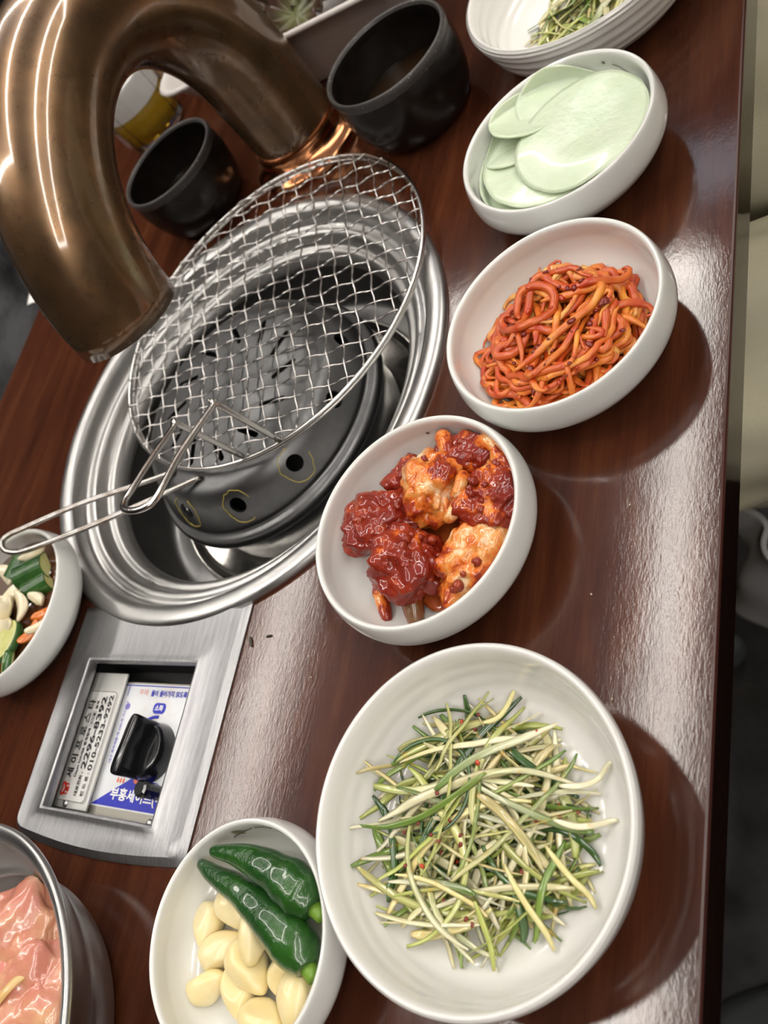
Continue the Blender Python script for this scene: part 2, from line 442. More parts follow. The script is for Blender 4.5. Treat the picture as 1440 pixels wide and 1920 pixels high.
cutter = mk('cutter', V, F, None, smooth=False); 
cbm = bmesh.new(); cbm.from_mesh(cutter.data); bmesh.ops.remove_doubles(cbm, verts=cbm.verts, dist=1e-6); bmesh.ops.recalc_face_normals(cbm, faces=cbm.faces); cbm.to_mesh(cutter.data); cbm.free()
dbm = bmesh.new(); dbm.from_mesh(dome.data); bmesh.ops.recalc_face_normals(dbm, faces=dbm.faces); dbm.to_mesh(dome.data); dbm.free()
dome.location = (0, 0, 0); dome.parent = None
md = dome.modifiers.new('cut', 'BOOLEAN'); md.operation = 'DIFFERENCE'; md.object = cutter; md.solver = 'EXACT'
bpy.context.view_layer.update(); bake(dome); bpy.data.objects.remove(cutter); dome.parent = gr
for pl in dome.data.polygons: pl.use_smooth = True
dome.data.set_sharp_from_angle(angle=.7)
# dark burner core under the dome and its supporting skirt
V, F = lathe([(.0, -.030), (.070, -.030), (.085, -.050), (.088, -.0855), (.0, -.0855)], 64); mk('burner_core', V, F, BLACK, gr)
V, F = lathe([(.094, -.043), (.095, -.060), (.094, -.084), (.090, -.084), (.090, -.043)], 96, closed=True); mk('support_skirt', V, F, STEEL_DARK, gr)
# dried yellow grease lines on the dome
YEL = simple('dried_yellow_grease', (.42, .33, .06), .5)
def dome_pt(r, a):
    best = min(dome_o, key=lambda p: abs(p[0] - r) if p[1] > -.03 else 9)
    return (r * math.cos(a), r * math.sin(a), best[1] + .0004)
for a0, k in ((holeang[0], 0), (holeang[1], 1), (holeang[10], 2)):
    P = []
    for i in range(22):
        t = PI * (.55 + 1.6 * i / 21) + k
        rr_ = .0115 + .0016 * noise.noise(Vector((i * .7, k * 3, 1)))
        zr = .0915 + rr_ * .55 * math.cos(t); aa = a0 + rr_ / .0915 * math.sin(t)
        P.append(dome_pt(min(.0975, max(.085, zr)), aa))
    V, F = tube(P, [.00035 + .0003 * abs(noise.noise(Vector((i, k, 0)))) for i in range(22)], 5); mk('grease_line', V, F, YEL, gr)
# long loop handle rising from the burner towards the pickle bowl
def lc(p): return (p[0] - RC[0], p[1] - RC[1], p[2])
h1 = [(-.2516, -.4926, .006), (-.2400, -.5160, .014), (-.2178, -.5500, .033), (-.1925, -.5785, .051)]
h2 = [(-.2437, -.4618, .006), (-.2290, -.4880, .013), (-.1995, -.5240, .033), (-.1750, -.5600, .051)]
arc = [(-.1860, -.5850, .0555), (-.1805, -.5875, .0575), (-.1740, -.5835, .0572), (-.1715, -.5740, .0550)]
P = [lc(p) for p in spline(h1 + arc + h2[::-1], 6)]
V, F = tube(P, .0021, 10); mk('loop_handle', V, F, WIRE_DARK, gr)

# ------------------------------------------------------------------ wire grate
GC = Vector((-.384, -.442, .0125)); GR = .1385
grate = thing('grill_grate', GC, 'round woven wire grill grate with an upright wire handle, resting on the burner dome', 'grate')
V, F = tube([(GR * math.cos(a), GR * math.sin(a), 0) for a in np.linspace(0, 2 * PI, 145)[:-1]], .0016, 10, closed=True); mk('rim_wire', V, F, WIRE, grate)
V, F = tube([((GR - .001) * math.cos(a), (GR - .001) * math.sin(a), -.0034) for a in np.linspace(0, 2 * PI, 145)[:-1]], .0013, 8, closed=True); mk('lower_rim_wire', V, F, WIRE, grate)
PA, PB = .0145, .0141
dA = np.array([math.cos(math.radians(20.1)), math.sin(math.radians(20.1))]); dB = np.array([math.cos(math.radians(96.5)), math.sin(math.radians(96.5))])
O_ = np.array([-.3804 - GC[0], -.3556 - GC[1]])
for fam, (d1, d2, p1, p2) in enumerate(((dA, dB, PA, PB), (dB, dA, PB, PA))):
    for k in range(-24, 25):
        o_ = O_ + d2 * p2 * (k + rnd.uniform(-.03, .03)); bb = float(o_ @ d1); cc_ = float(o_ @ o_) - GR * GR; disc = bb * bb - cc_
        if disc < (.012) ** 2: continue
        s0, s1 = -bb - math.sqrt(disc), -bb + math.sqrt(disc)
        n = max(8, int((s1 - s0) / p1 * 8)); P = []
        for i in range(n + 1):
            s_ = s0 + (s1 - s0) * i / n
            c_ = math.cos(PI * s_ / p1 + (PI if (k + fam) % 2 else 0))
            zz = .0016 + .00105 * math.copysign(abs(c_) ** .6, c_)
            sd = .00045 * noise.noise(Vector((s_ * 60, k * 2.3, fam * 9)))
            q = o_ + d1 * s_ + d2 * sd; P.append((q[0], q[1], zz))
        V, F = tube(P, .00068, 5); mk('wire', V, F, WIRE, grate)
def gl(p): return tuple(Vector(p) - GC)
hp = [(-.2575, -.384, .0145), (-.2535, -.389, .068), (-.2520, -.3895, .0705), (-.2485, -.3895, .0712)] + \
     [(-.2130, -.3880, .083), (-.1840, -.3830, .092), (-.1745, -.3830, .0945), (-.1700, -.3880, .0955), (-.1690, -.3970, .0955), (-.1710, -.4060, .0950), (-.1770, -.4105, .0932), (-.1870, -.4120, .0900), (-.2130, -.4160, .081), (-.2385, -.4190, .0718), (-.2425, -.4192, .0712), (-.2440, -.4185, .068), (-.2495, -.4145, .0145)]
P = [gl(p) for p in spline(hp, 5)]
V, F = tube(P, .0021, 10); mk('handle', V, F, WIRE, grate)

# ------------------------------------------------------------------ copper exhaust duct
X1, X2, ZC, RT = -.565, -.308, .080, .0385
duct = thing('exhaust_duct', (X1, -.46, 0), 'arched aged-copper exhaust pipe curving from the table over the grill', 'exhaust pipe')
XC = (X1 + X2) / 2; RR = (X2 - X1) / 2
P = [(0, 0, z) for z in (.012, .03, .05, .07)]
P += [(XC - RR * math.cos(t) - X1, 0, ZC + RR * 1.0 * math.sin(t)) for t in np.linspace(.02, PI - .17, 40)]
n = len(P)
Rr = [RT * (1 + .03 * math.sin(PI * i / n)) for i in range(n)]
V1, F1 = tube(P, Rr, 64, caps=False, up=(0, 1, 0)); V2, F2 = tube(P, [r - .0022 for r in Rr], 64, caps=False, up=(0, 1, 0))
o1 = len(V1); V = V1 + V2; F = list(F1) + [tuple(i + o1 for i in f[::-1]) for f in F2]
for k in range(64):
    a, b = (n - 1) * 64 + k, (n - 1) * 64 + (k + 1) % 64; F.append((a, b, b + o1, a + o1))
    a, b = k, (k + 1) % 64; F.append((b, a, a + o1, b + o1))
mk('pipe', V, F, COPPER, duct)
V, F = lathe(smoothprof([(.0400, .022), (.0412, .019), (.0418, .013), (.046, .0085), (.0505, .006), (.0525, .0035), (.0525, .0002)], 4) + [(.038, .0002), (.038, .022), (.0400, .022)], 96)
mk('base_collar', V, F, COPPER_BRIGHT, duct)

# ------------------------------------------------------------------ bowls
BOWL_A = [(.0, .0018), (.030, .0018), (.0315, .0003), (.0350, .0003), (.0365, .0030), (.0460, .0075), (.0560, .0145), (.0618, .0215), (.0630, .0270), (.0622, .0335), (.0610, .0382), (.0598, .0400), (.0583, .0396), (.0574, .0378), (.0573, .0330), (.0572, .0270), (.0545, .0185), (.0470, .0110), (.0360, .0075), (.020, .0064), (.0, .0060)]
BOWL_B = [(.0, .0018), (.036, .0018), (.0380, .0003), (.0425, .0003), (.0440, .0030), (.0560, .0070), (.0640, .0140), (.0680, .0210), (.0710, .0300), (.0733, .0385), (.0738, .0425), (.0724, .0450), (.0706, .0440), (.0690, .0400), (.0670, .0320), (.0640, .0230), (.0590, .0145), (.0500, .0092), (.0360, .0072), (.0180, .0066), (.0, .0064)]
def bowl(name, c, prof, mat, label, group=None, sx=1, sz=1, ridges=0, cat='bowl'):
    P = smoothprof([(r * sx, z * sz) for r, z in prof], 4)
    if ridges:
        Q = []
        for i, (r, z) in enumerate(P):
            f = i / len(P)
            amp = ridges if (.22 < f < .55 or .66 < f < .95) else 0
            Q.append((r + amp * math.sin(f * 150), z))
        P = Q
    P[0] = (0, P[0][1]); P[-1] = (0, P[-1][1])
    P = [(max(r, 0), z) for r, z in P]
    V, F = lathe(P, 128)
    t = thing(name, (c[0], c[1], 0), label, cat, group)
    mk('bowl_body', V, F, mat, t)
    inner = [p for p in P[int(len(P) * .62):]]
    t['_i'] = 1; del t['_i']
    return t, inner
def inner_z(inner, r):
    rs = [p[0] for p in inner][::-1]; zs = [p[1] for p in inner][::-1]
    return float(np.interp(r, rs, zs))
def rin(inner, z):
    zs = [p[1] for p in inner][::-1]; rs = [p[0] for p in inner][::-1]
    k = max(range(len(zs)), key=lambda q: zs[q]); return float(np.interp(z, zs[:k + 1], rs[:k + 1]))
def clamp_in(o, inner, c, gap=.0008):
    """press an object's vertices inside a bowl"""
    bpy.context.view_layer.update(); M = o.matrix_world.copy(); Mi = M.inverted(); zm = max(p[1] for p in inner)
    for v in o.data.vertices:
        p = M @ v.co; z = p.z; x, y = p.x - c[0], p.y - c[1]; d = math.hypot(x, y)
        z = max(z, inner[-1][1] + gap)
        if z < zm:
            r_ = rin(inner, z) - gap
            if d > r_: x *= r_ / d; y *= r_ / d
        v.co = Mi @ Vector((x + c[0], y + c[1], z))
def wall_pt(inner, a, s, off=.0003):
    """point on the inner wall: angle a, height s (m)"""
    up = [p for p in inner]; zs = [p[1] for p in up][::-1]; rs = [p[0] for p in up][::-1]
    r = float(np.interp(s, zs, rs)) - off
    return (r * math.cos(a), r * math.sin(a), s)
def wall_line(t, inner, pts, wd, mat, name):
    P = [wall_pt(inner, a, s) for a, s in pts]; V, F = tube(P, wd, 5, ry=wd); mk(name, V, F, mat, t)
def wall_shape(t, inner, ca, cs, poly, mat, name, off=.0003):
    V = [wall_pt(inner, ca + u / .055, cs + v, off) for u, v in poly] + [wall_pt(inner, ca, cs, off)]
    n = len(poly); F = [(i, (i + 1) % n, n) for i in range(n)]; mk(name, V, F, mat, t, smooth=False)
STAR = lambda r: [(r * (1 if k % 2 == 0 else .35) * math.cos(k * PI / 5), r * (1 if k % 2 == 0 else .35) * math.sin(k * PI / 5)) for k in range(10)]
def LEAF(l, wd, rot):
    P = [(l * (k / 8 - .5), wd * math.sin(PI * k / 8)) for k in range(9)] + [(l * (k / 8 - .5), -wd * math.sin(PI * k / 8)) for k in range(7, 0, -1)]
    return [(x * math.cos(rot) - y * math.sin(rot), x * math.sin(rot) + y * math.cos(rot)) for x, y in P]
MARK_RED = simple('red_star_mark', (.35, .04, .04), .4); MARK_DK = simple('grey_twig_mark', (.08, .07, .06), .4)
MARK_OL = simple('olive_leaf_mark', (.25, .22, .09), .4); MARK_PALE = simple('pale_blossom_mark', (.84, .83, .80), .35)

big, big_in = bowl('salad_bowl', (-.0375, -.1921), BOWL_B, CERAMIC_W, 'large white bowl at the bottom holding seasoned scallion shreds', 'white side dish bowls', ridges=.00022)
crabb, crab_in = bowl('side_dish_bowl', (-.1787, -.2494), BOWL_A, CERAMIC, 'white bowl holding chunks in dark red chili sauce', 'white side dish bowls')
nood, nood_in = bowl('side_dish_bowl', (-.2927, -.1882), BOWL_A, CERAMIC, 'white bowl holding orange-red noodle-like strips', 'white side dish bowls')
rad, rad_in = bowl('side_dish_bowl', (-.4287, -.2019), BOWL_A, CERAMIC, 'white bowl holding pale green radish slices', 'white side dish bowls')
gar, gar_in = bowl('side_dish_bowl', (.0280, -.3063), BOWL_A, CERAMIC, 'small white bowl of garlic cloves and two green chilies', 'white side dish bowls', sx=.875, sz=.875)
cuc, cuc_in = bowl('side_dish_bowl', (-.1375, -.5915), BOWL_A, CERAMIC, 'white bowl of pickled cucumber and onion at the left edge', 'white side dish bowls', sx=1.0, sz=1.0)
topb, top_in = bowl('salad_bowl', (-.580, -.2025), BOWL_B, CERAMIC_W, 'ridged white bowl of scallion shreds cut off at the top edge', 'white side dish bowls', sx=1.105, sz=1.0, ridges=.0008)
# little painted motifs
for t, inn, a0, sg in ((gar, gar_in, PI, 1),):
    wall_line(t, inn, [(-2.62, .0235), (-2.75, .0245), (-2.9, .0262)], .00022, MARK_DK, 'twig_mark')
    wall_line(t, inn, [(-2.94, .0268), (-3.08, .0280), (-3.2, .0288)], .00018, MARK_DK, 'twig_mark')
    wall_shape(t, inn, -2.72, .0262, LEAF(.009, .0022, 1.2), MARK_OL, 'leaf_mark')
    wall_shape(t, inn, -3.36, .0302, LEAF(.010, .0016, .1), simple('grey_leaf_mark', (.3, .29, .27), .4), 'leaf_mark')
    for k in range(5):
        wall_shape(t, inn, -2.38 + .055 * math.cos(k * 1.256), .0195 + .0033 * math.sin(k * 1.256), [(.0026 * math.cos(q), .0026 * math.sin(q)) for q in np.linspace(0, 2 * PI, 13)[:-1]], MARK_PALE, 'petal_mark')
    wall_shape(t, inn, -2.38, .0195, STAR(.002), MARK_RED, 'star_mark', .0006)
wall_shape(crabb, crab_in, PI + .12, .030, STAR(.0018), simple('plum_star', (.13, .04, .05), .4), 'star_mark', .0005)
wall_line(crabb, crab_in, [(PI - .30, .029), (PI - .5, .0285), (PI - .75, .027)], .00022, MARK_DK, 'twig_mark')
wall_shape(crabb, crab_in, PI - .38, .0300, LEAF(.007, .0018, 1.4), MARK_OL, 'leaf_mark')
wall_shape(rad, rad_in, PI - .42, .0325, STAR(.0018), MARK_DK, 'star_mark', .0005)
wall_line(rad, rad_in, [(PI - .52, .031), (PI - .6, .0295), (PI - .72, .0265)], .0002, MARK_DK, 'twig_mark')
# hairline crack and drips in the large bowl
wall_line(big, big_in, [(1.15, .0175), (1.18, .024), (1.21, .032), (1.22, .040)], .00012, simple('brown_hairline', (.45, .36, .25), .4), 'hairline_crack')

# ------------------------------------------------------------------ piled strands
class Heap:
    def __init__(s, c, inner, res=.001, ext=.085, base=0):
        s.c = c; s.res = res; s.ext = ext; n = int(2 * ext / res) + 1
        g = (np.arange(n) * res - ext); X, Y = np.meshgrid(g, g, indexing='ij'); R = np.hypot(X, Y)
        rs = np.array([p[0] for p in inner][::-1]); zs = np.array([p[1] for p in inner][::-1])
        s.h = np.maximum(np.interp(R, rs, zs), base); s.n = n
    def idx(s, x, y):
        i = int(round((x + s.ext) / s.res)); j = int(round((y + s.ext) / s.res))
        return min(max(i, 0), s.n - 1), min(max(j, 0), s.n - 1)
    def get(s, x, y, k=1):
        i, j = s.idx(x, y); return float(s.h[max(0, i - k):i + k + 1, max(0, j - k):j + k + 1].max())
    def drop(s, P, r, stiff=7, sink=.55, zmax=None):
        z0 = np.array([s.get(p[0], p[1]) for p in P]); n = len(P)
        k = stiff; zp = np.pad(z0, k, mode='edge')
        zm = np.array([zp[i:i + 2 * k + 1].max() for i in range(n)])
        zmp = np.pad(zm, k, mode='edge'); zs = np.array([zmp[i:i + 2 * k + 1].mean() for i in range(n)])
        z = .55 * np.maximum(z0, zs * .5 + z0 * .5) + .45 * z0 + r * .7
        zz = np.pad(z, 2, mode='edge'); z = np.array([zz[i:i + 5].mean() for i in range(n)])
        if zmax: z = np.minimum(z, zmax)
        for p, q in zip(P, z):
            i, j = s.idx(p[0], p[1]); m = max(1, int(r / s.res))
            a = s.h[max(0, i - m):i + m + 1, max(0, j - m):j + m + 1]; np.maximum(a, q + r * sink, out=a)
        return [(p[0], p[1], float(q)) for p, q in zip(P, z)]
def curl(rn, c, a, L, k0, kv, lim, n=26, bend=1.0):
    """planar wandering path, kept inside a radius lim around c2"""
    x, y = c; P = []; kk = k0; ds = L / n
    for i in range(n + 1):
        P.append((x, y)); kk += rn.gauss(0, kv)
        kk = max(-bend, min(bend, kk))
        a += kk * ds / .01
        x += ds * math.cos(a); y += ds * math.sin(a)
        d = math.hypot(x - lim[0], y - lim[1])
        if d > lim[2]:
            ta = math.atan2(lim[1] - y, lim[0] - x); da = (ta - a + PI) % (2 * PI) - PI; a += .35 * da
    return P
SCAL = attr_mat('scallion_flesh', .22, .8, .2, speck=(120, (.66, .36, .04), .60, .78), sc=500, sss=.2)
NOOD = attr_mat('chili_coated_strip', .4, .35, .35, speck=(150, (.34, .03, .006), .60, .72), sc=420, sss=.15)
COLS = {'w': ((.84, .80, .56), (.74, .68, .36)), 'y': ((.72, .66, .30), (.74, .62, .28)), 'l': ((.44, .49, .12), (.62, .60, .24)),
        'g': ((.13, .24, .035), (.24, .34, .07)), 'd': ((.03, .085, .022), (.06, .14, .03))}
SLAB = {'w': 'white', 'y': 'yellowish', 'l': 'pale green', 'g': 'mid green', 'd': 'dark green'}
def where_in(P3, c, hmax):
    m = P3[len(P3) // 2]; x, y = m[0] - c[0], m[1] - c[1]; d = math.hypot(x, y)
    if d < .014: sec = 'centre'
    else:
        a = math.degrees(math.atan2(-x, y)) % 360      # image-like compass: right 0, up 90
        sec = ['right', 'upper right', 'top', 'upper left', 'left', 'lower left', 'bottom', 'lower right'][int(((a + 22.5) % 360) // 45)]
    z = m[2] / hmax; lev = 'on top,' if z > .72 else ('halfway down,' if z > .45 else 'low down,')
    return lev + ' ' + sec
def bent(P3):
    a, b = np.array(P3[0][:2]), np.array(P3[-1][:2]); L_ = sum(math.dist(P3[i][:2], P3[i + 1][:2]) for i in range(len(P3) - 1))
    return 'curved' if np.linalg.norm(a - b) < .93 * L_ else 'straight'
def scallions(heap, C0, centre, rad, count, rn, where, group, L=(.040, .092), dirang=2.0, thick=1.0, zmax=None):
    made = []
    for i in range(count):
        kind = rn.choices('wylgd', (36, 20, 24, 10, 10))[0]
        bend = .55 if kind == 'd' else (.38 if rn.random() < .4 else .18)
        for tr_ in range(60):
            ln = rn.uniform(*L); a = dirang + rn.gauss(0, .62) + (PI if rn.random() < .5 else 0)
            if rn.random() < .15: a += PI / 2
            rr_ = rad * .8 * math.sqrt(rn.random()); aa = rn.uniform(0, 2 * PI)
            P = curl(rn, (0, 0), a, ln, rn.gauss(0, .13 if kind != 'd' else .38), .03, (0, 0, 9), 24, bend)
            mx_, my_ = P[12]; ox, oy = centre[0] + rr_ * math.cos(aa) - mx_, centre[1] + rr_ * math.sin(aa) - my_
            P = [(x + ox, y + oy) for x, y in P]
            if all(math.hypot(x - centre[0], y - centre[1]) < rad for x, y in (P[0], P[-1])): break
        wv = (.00085 + .0016 * rn.random() ** 1.3) * thick * (1.0 if kind != 'd' else .85)
        P3 = heap.drop(P, wv * .5, 6, .2, zmax)
        n = len(P3); tt = np.linspace(0.01, .99, n); tp = rn.uniform(.2, 1)
        R = [wv * min(1, .25 + 4 * (t_ * tp + .02) , .45 + 5 * (1 - t_)) for t_ in tt]
        V = []; F = []; cc = []; ca, cb = COLS[kind]; j = rn.uniform(.8, 1.12)
        if kind in 'wyl' and rn.random() < .4: cb = COLS[rn.choice('lg')][0]
        st_ = [rn.uniform(.78, 1.15) for _ in range(8)]; roll = rn.uniform(-.7, .7); roll2 = roll + rn.uniform(-.9, .9)
        sec = [(-1, .0), (-.5, .18), (0, .30), (.5, .18), (1, 0), (.5, -.10), (0, .02), (-.5, -.10)]
        PP = np.array(P3); Tg = np.gradient(PP, axis=0); Tg /= np.linalg.norm(Tg, axis=1)[:, None]
        for k in range(n):
            sd_ = np.cross(Tg[k], [0, 0, 1]); sd_ /= np.linalg.norm(sd_); up_ = np.cross(sd_, Tg[k]); ro = roll + (roll2 - roll) * k / n
            f = k / (n - 1)
            for m_, (u, v) in enumerate(sec):
                uu = u * R[k]; vv = v * min(R[k], .0011) * 1.3
                V.append(PP[k] + sd_ * (uu * math.cos(ro) - vv * math.sin(ro)) + up_ * (uu * math.sin(ro) + vv * math.cos(ro)))
                g = st_[m_] * (.93 + .14 * noise.noise(Vector((k * .4, m_ * 1.1, i * 2.0)))) * j
                cc.append([(ca[q] * (1 - f) + cb[q] * f) * g for q in range(3)])
        for k in range(n - 1):
            for m_ in range(8): F.append((k * 8 + m_, k * 8 + (m_ + 1) % 8, (k + 1) * 8 + (m_ + 1) % 8, (k + 1) * 8 + m_))
        F.append(tuple(range(8))[::-1]); F.append(tuple((n - 1) * 8 + m_ for m_ in range(8)))
        o = mk('scallion_shred', V, F, SCAL, col=cc); o.location = (C0[0], C0[1], 0); made.append((o, kind, P3))
    hm = max(p[2] for _, _, P3 in made for p in P3)
    for o, kind, P3 in made:
        ln_ = sum(math.dist(P3[q], P3[q + 1]) for q in range(len(P3) - 1)); wd_ = max(abs(v.co.x - P3[12][0]) + abs(v.co.y - P3[12][1]) for v in list(o.data.vertices)[96:104])
        tag(o, ('long ' if ln_ > .066 else 'short ') + ('broad ' if wd_ > .0019 else 'thin ') + bent(P3) + ' ' + SLAB[kind] + ' shred ' + where_in(P3, centre, hm) + ' ' + where, 'scallion', group)
FLAKE = simple('chili_flake', (.19, .012, .006), .3, coat=.5)
FLAKE2 = simple('bright_chili_flake', (.5, .05, .01), .3, coat=.5)
def flakes(heap, C0, centre, rad, n, rn, label, group, size=.0012):
    for i in range(n):
        r_ = rad * math.sqrt(rn.random()); a = rn.uniform(0, 2 * PI); x = centre[0] + r_ * math.cos(a); y = centre[1] + r_ * math.sin(a)
        s = size * rn.uniform(.6, 1.4)
        V, F = blob(s, i * 1.3 + n, .3, 1.5, 1, (1, rn.uniform(.6, 1), .4))
        o = mk('chili_flake', V, F, FLAKE if rn.random() < .75 else FLAKE2); o.location = (C0[0] + x, C0[1] + y, heap.get(x, y, 0) + s * .15); o.rotation_euler = (rn.uniform(-.5, .5), rn.uniform(-.5, .5), a)
        tag(o, label, 'chili flake', group)

rn = random.Random(11)
hp_big = Heap((0, 0), big_in)
scallions(hp_big, (-.0375, -.1921), (-.001, -.008), .0590, 222, rn, 'of the large bowl', 'scallion shreds in the large bowl', zmax=.046, dirang=1.95)
# loose ends lying on the bare side of the bowl
loose = [((.004, .026), (.026, .050), 'y'), ((.014, .010), (.044, .034), 'y'), ((-.020, .030), (-.030, .052), 'w'), ((-.006, .030), (-.008, .055), 'w'), ((.030, .000), (.056, .010), 'l'), ((-.044, -.010), (-.058, .004), 'y')]
for (a, b, k) in loose:
    P = [(a[0] + (b[0] - a[0]) * t + .002 * math.sin(t * 5), a[1] + (b[1] - a[1]) * t + .002 * math.sin(t * 4)) for t in np.linspace(0, 1, 16)]
    P3 = hp_big.drop(P, .0009, 3, .3); R = [.0014 * min(1, .5 + 3 * min(t, 1 - t)) for t in np.linspace(0, 1, 16)]
    V, F = tube(P3, R, 6, ry=[q * .45 for q in R], up=(0, 0, 1))
    o = mk('scallion_shred', V, F, SCAL, col=[COLS[k][0]] * len(V)); o.location = (-.0375, -.1921, 0)
    tag(o, 'loose ' + SLAB[k] + ' shred end at the ' + ('lower right' if b[0] > .02 and b[1] > .02 else 'right' if b[1] > .02 else 'bottom' if b[0] > 0 else 'top') + ' of the large bowl', 'scallion', 'scallion shreds in the large bowl')
flakes(hp_big, (-.0375, -.1921), (-.004, 0), .046, 34, rn, 'dark red chili flake on the scallions in the large bowl', 'chili flakes in the large bowl')
hp_top = Heap((0, 0), top_in, ext=.09)
scallions(hp_top, (-.580, -.2025), (.014, -.002), .050, 74, rn, 'of the ridged bowl', 'scallion shreds in the top bowl', dirang=2.4, thick=1.3, zmax=.05)
flakes(hp_top, (-.580, -.2025), (.004, .0), .045, 8, rn, 'dark red chili flake on the scallions in the top bowl', 'chili flakes in the top bowl')

# orange-red strips
rn = random.Random(5)
hp_n = Heap((0, 0), nood_in, ext=.065)
NC = (.001, -.002)
for i in range(105):
    a = rn.uniform(0, 2 * PI); r_ = .048 * math.sqrt(rn.random())
    st = (NC[0] + r_ * math.cos(a), NC[1] + r_ * math.sin(a)); ln = rn.uniform(.06, .12)
    P = curl(rn, st, rn.uniform(0, 2 * PI), ln, rn.gauss(0, .3), .12, (NC[0], NC[1], .050 - .020 * (i / 105)), 40, .8)
    wv = rn.uniform(.0014, .0026); P3 = hp_n.drop(P, wv * .8, 5, .35, .062)
    n = len(P3); R = [wv * min(1, .35 + 5 * min(t_, 1 - t_)) for t_ in np.linspace(0, 1, n)]
    V, F = tube(P3, R, 8, ry=[q * .72 for q in R], up=(0, 0, 1), twist=rn.uniform(-1, 1))
    ci = rn.randrange(5); base = ((.68, .17, .018), (.74, .23, .03), (.62, .13, .014), (.72, .30, .07), (.56, .09, .012))[ci]
    o = mk('seasoned_strip', V, F, NOOD, col=[[min(1, q * (1 + .3 * nz)) if c_ == 0 else q * (1 + (1.2 if c_ == 1 else 1.5) * nz) for c_, q in enumerate(base)] for nz in [max(-.6, noise.noise(Vector(tuple(v)) * 130 + Vector((i, 0, 0)))) for v in V]]); o.location = (-.2927, -.1882, 0)
    tag(o, ('orange-red', 'bright orange', 'red-orange', 'pale orange', 'deep red')[ci] + (' long' if ln > .09 else ' short') + (' looping' if bent(P3) == 'curved' and math.dist(P3[0][:2], P3[-1][:2]) < .5 * ln else ' bent') + ' strip ' + where_in(P3, NC, .05) + ' of the noodle-like heap', 'seasoned strip', 'orange-red strips in the bowl')
flakes(hp_n, (-.2927, -.1882), NC, .042, 22, rn, 'clump of dark red chili paste on the orange-red strips', 'chili paste clumps on the strips', .0026)
flakes(hp_n, (-.2927, -.1882), NC, .04, 46, rn, 'dark red chili flake on the orange-red strips', 'chili flakes on the strips', .0016)
V, F = lathe([(.0, .0068), (.034, .0085), (.043, .0118), (.0445, .0120), (.030, .0105), (.0, .0105)], 48)
o = mk('chili_oil', V, F, simple('red_chili_oil', (.42, .06, .01), .1, coat=.5)); o.location = (-.2927, -.1882, 0)
tag(o, 'shallow red chili liquid under the orange-red strips', 'sauce', kind='stuff')

# ------------------------------------------------------------------ chili-sauced chunks
CC = Vector((-.1787, -.2494, 0))
S_light = sauce_mat('chunk_pale', .44, .56); S_mid = sauce_mat('chunk_mid', .36, .46); S_dark = sauce_mat('chunk_dark', .26, .38)
chunks = [  # x, y, z, rx, ry, rz, rotz, mat, label
    (-.2040, -.2500, .027, .019, .0165, .013, .4, S_light, 'pale orange chunk with red dots at the top centre of the sauce bowl'),
    (-.1850, -.2800, .024, .018, .019, .014, .2, S_dark, 'dark red chunk at the left of the sauce bowl'),
    (-.1600, -.2560, .025, .017, .020, .0145, -.4, S_dark, 'dark red chunk at the bottom centre of the sauce bowl'),
    (-.1930, -.2150, .024, .018, .0165, .013, .1, S_mid, 'orange-red chunk at the right of the sauce bowl'),
    (-.1600, -.2210, .021, .019, .014, .012, -.5, S_light, 'pale orange chunk at the lower right of the sauce bowl'),
    (-.2200, -.2330, .023, .012, .018, .011, .3, S_dark, 'dark red chunk at the upper back of the sauce bowl'),
    (-.2080, -.2080, .021, .013, .012, .010, .9, S_mid, 'small reddish chunk against the right rim of the sauce bowl'),
    (-.2130, -.2680, .021, .010, .013, .010, .5, S_dark, 'small dark lump between the pale chunk and the left rim'),
]
for i, (x, y, z, a, b, c_, rz, m, lab) in enumerate(chunks):
    V, F = blob(1, i + 2, .24, 1.5, 5, (a * 1.15, b * 1.15, c_ * 1.1), .14, 4)
    o = mk('sauced_chunk', V, F, m); o.location = (x, y, z); o.rotation_euler = (rnd.uniform(-.3, .3), rnd.uniform(-.3, .3), rz)
    clamp_in(o, crab_in, (-.1787, -.2494)); tag(o, lab, 'seafood chunk', 'chunks in chili sauce')
legs = [([(-.226, -.226, .028), (-.222, -.214, .031), (-.214, -.203, .027)], .0045, S_light, 'stubby leg at the top right of the sauce bowl'),
        ([(-.2335, -.247, .028), (-.226, -.242, .033), (-.216, -.236, .033)], .005, S_mid, 'stubby leg at the top of the sauce bowl'),
        ([(-.152, -.279, .017), (-.142, -.275, .014), (-.1325, -.2705, .0125)], .0042, S_mid, 'thin orange leg at the bottom left of the sauce bowl'),
        ([(-.150, -.258, .018), (-.140, -.255, .015), (-.130, -.252, .012)], .0062, simple('greenish_sauced_leg', (.16, .07, .02), .25, coat=.8, var=(90, (.2, .02, .006), .4, .6), bmp=(300, .5)), 'dark greenish leg sticking out at the bottom of the sauce bowl'),
        ([(-.205, -.2265, .033), (-.197, -.2245, .037), (-.190, -.2275, .035)], .0036, S_light, 'curled pale leg end between the two pale chunks'),
        ([(-.193, -.226, .030), (-.184, -.228, .033), (-.180, -.234, .030)], .0040, S_light, 'curled pale leg end above the bottom chunk'),
        ([(-.180, -.196, .016), (-.171, -.199, .014), (-.165, -.204, .013)], .0042, S_mid, 'short leg under the right chunk of the sauce bowl')]
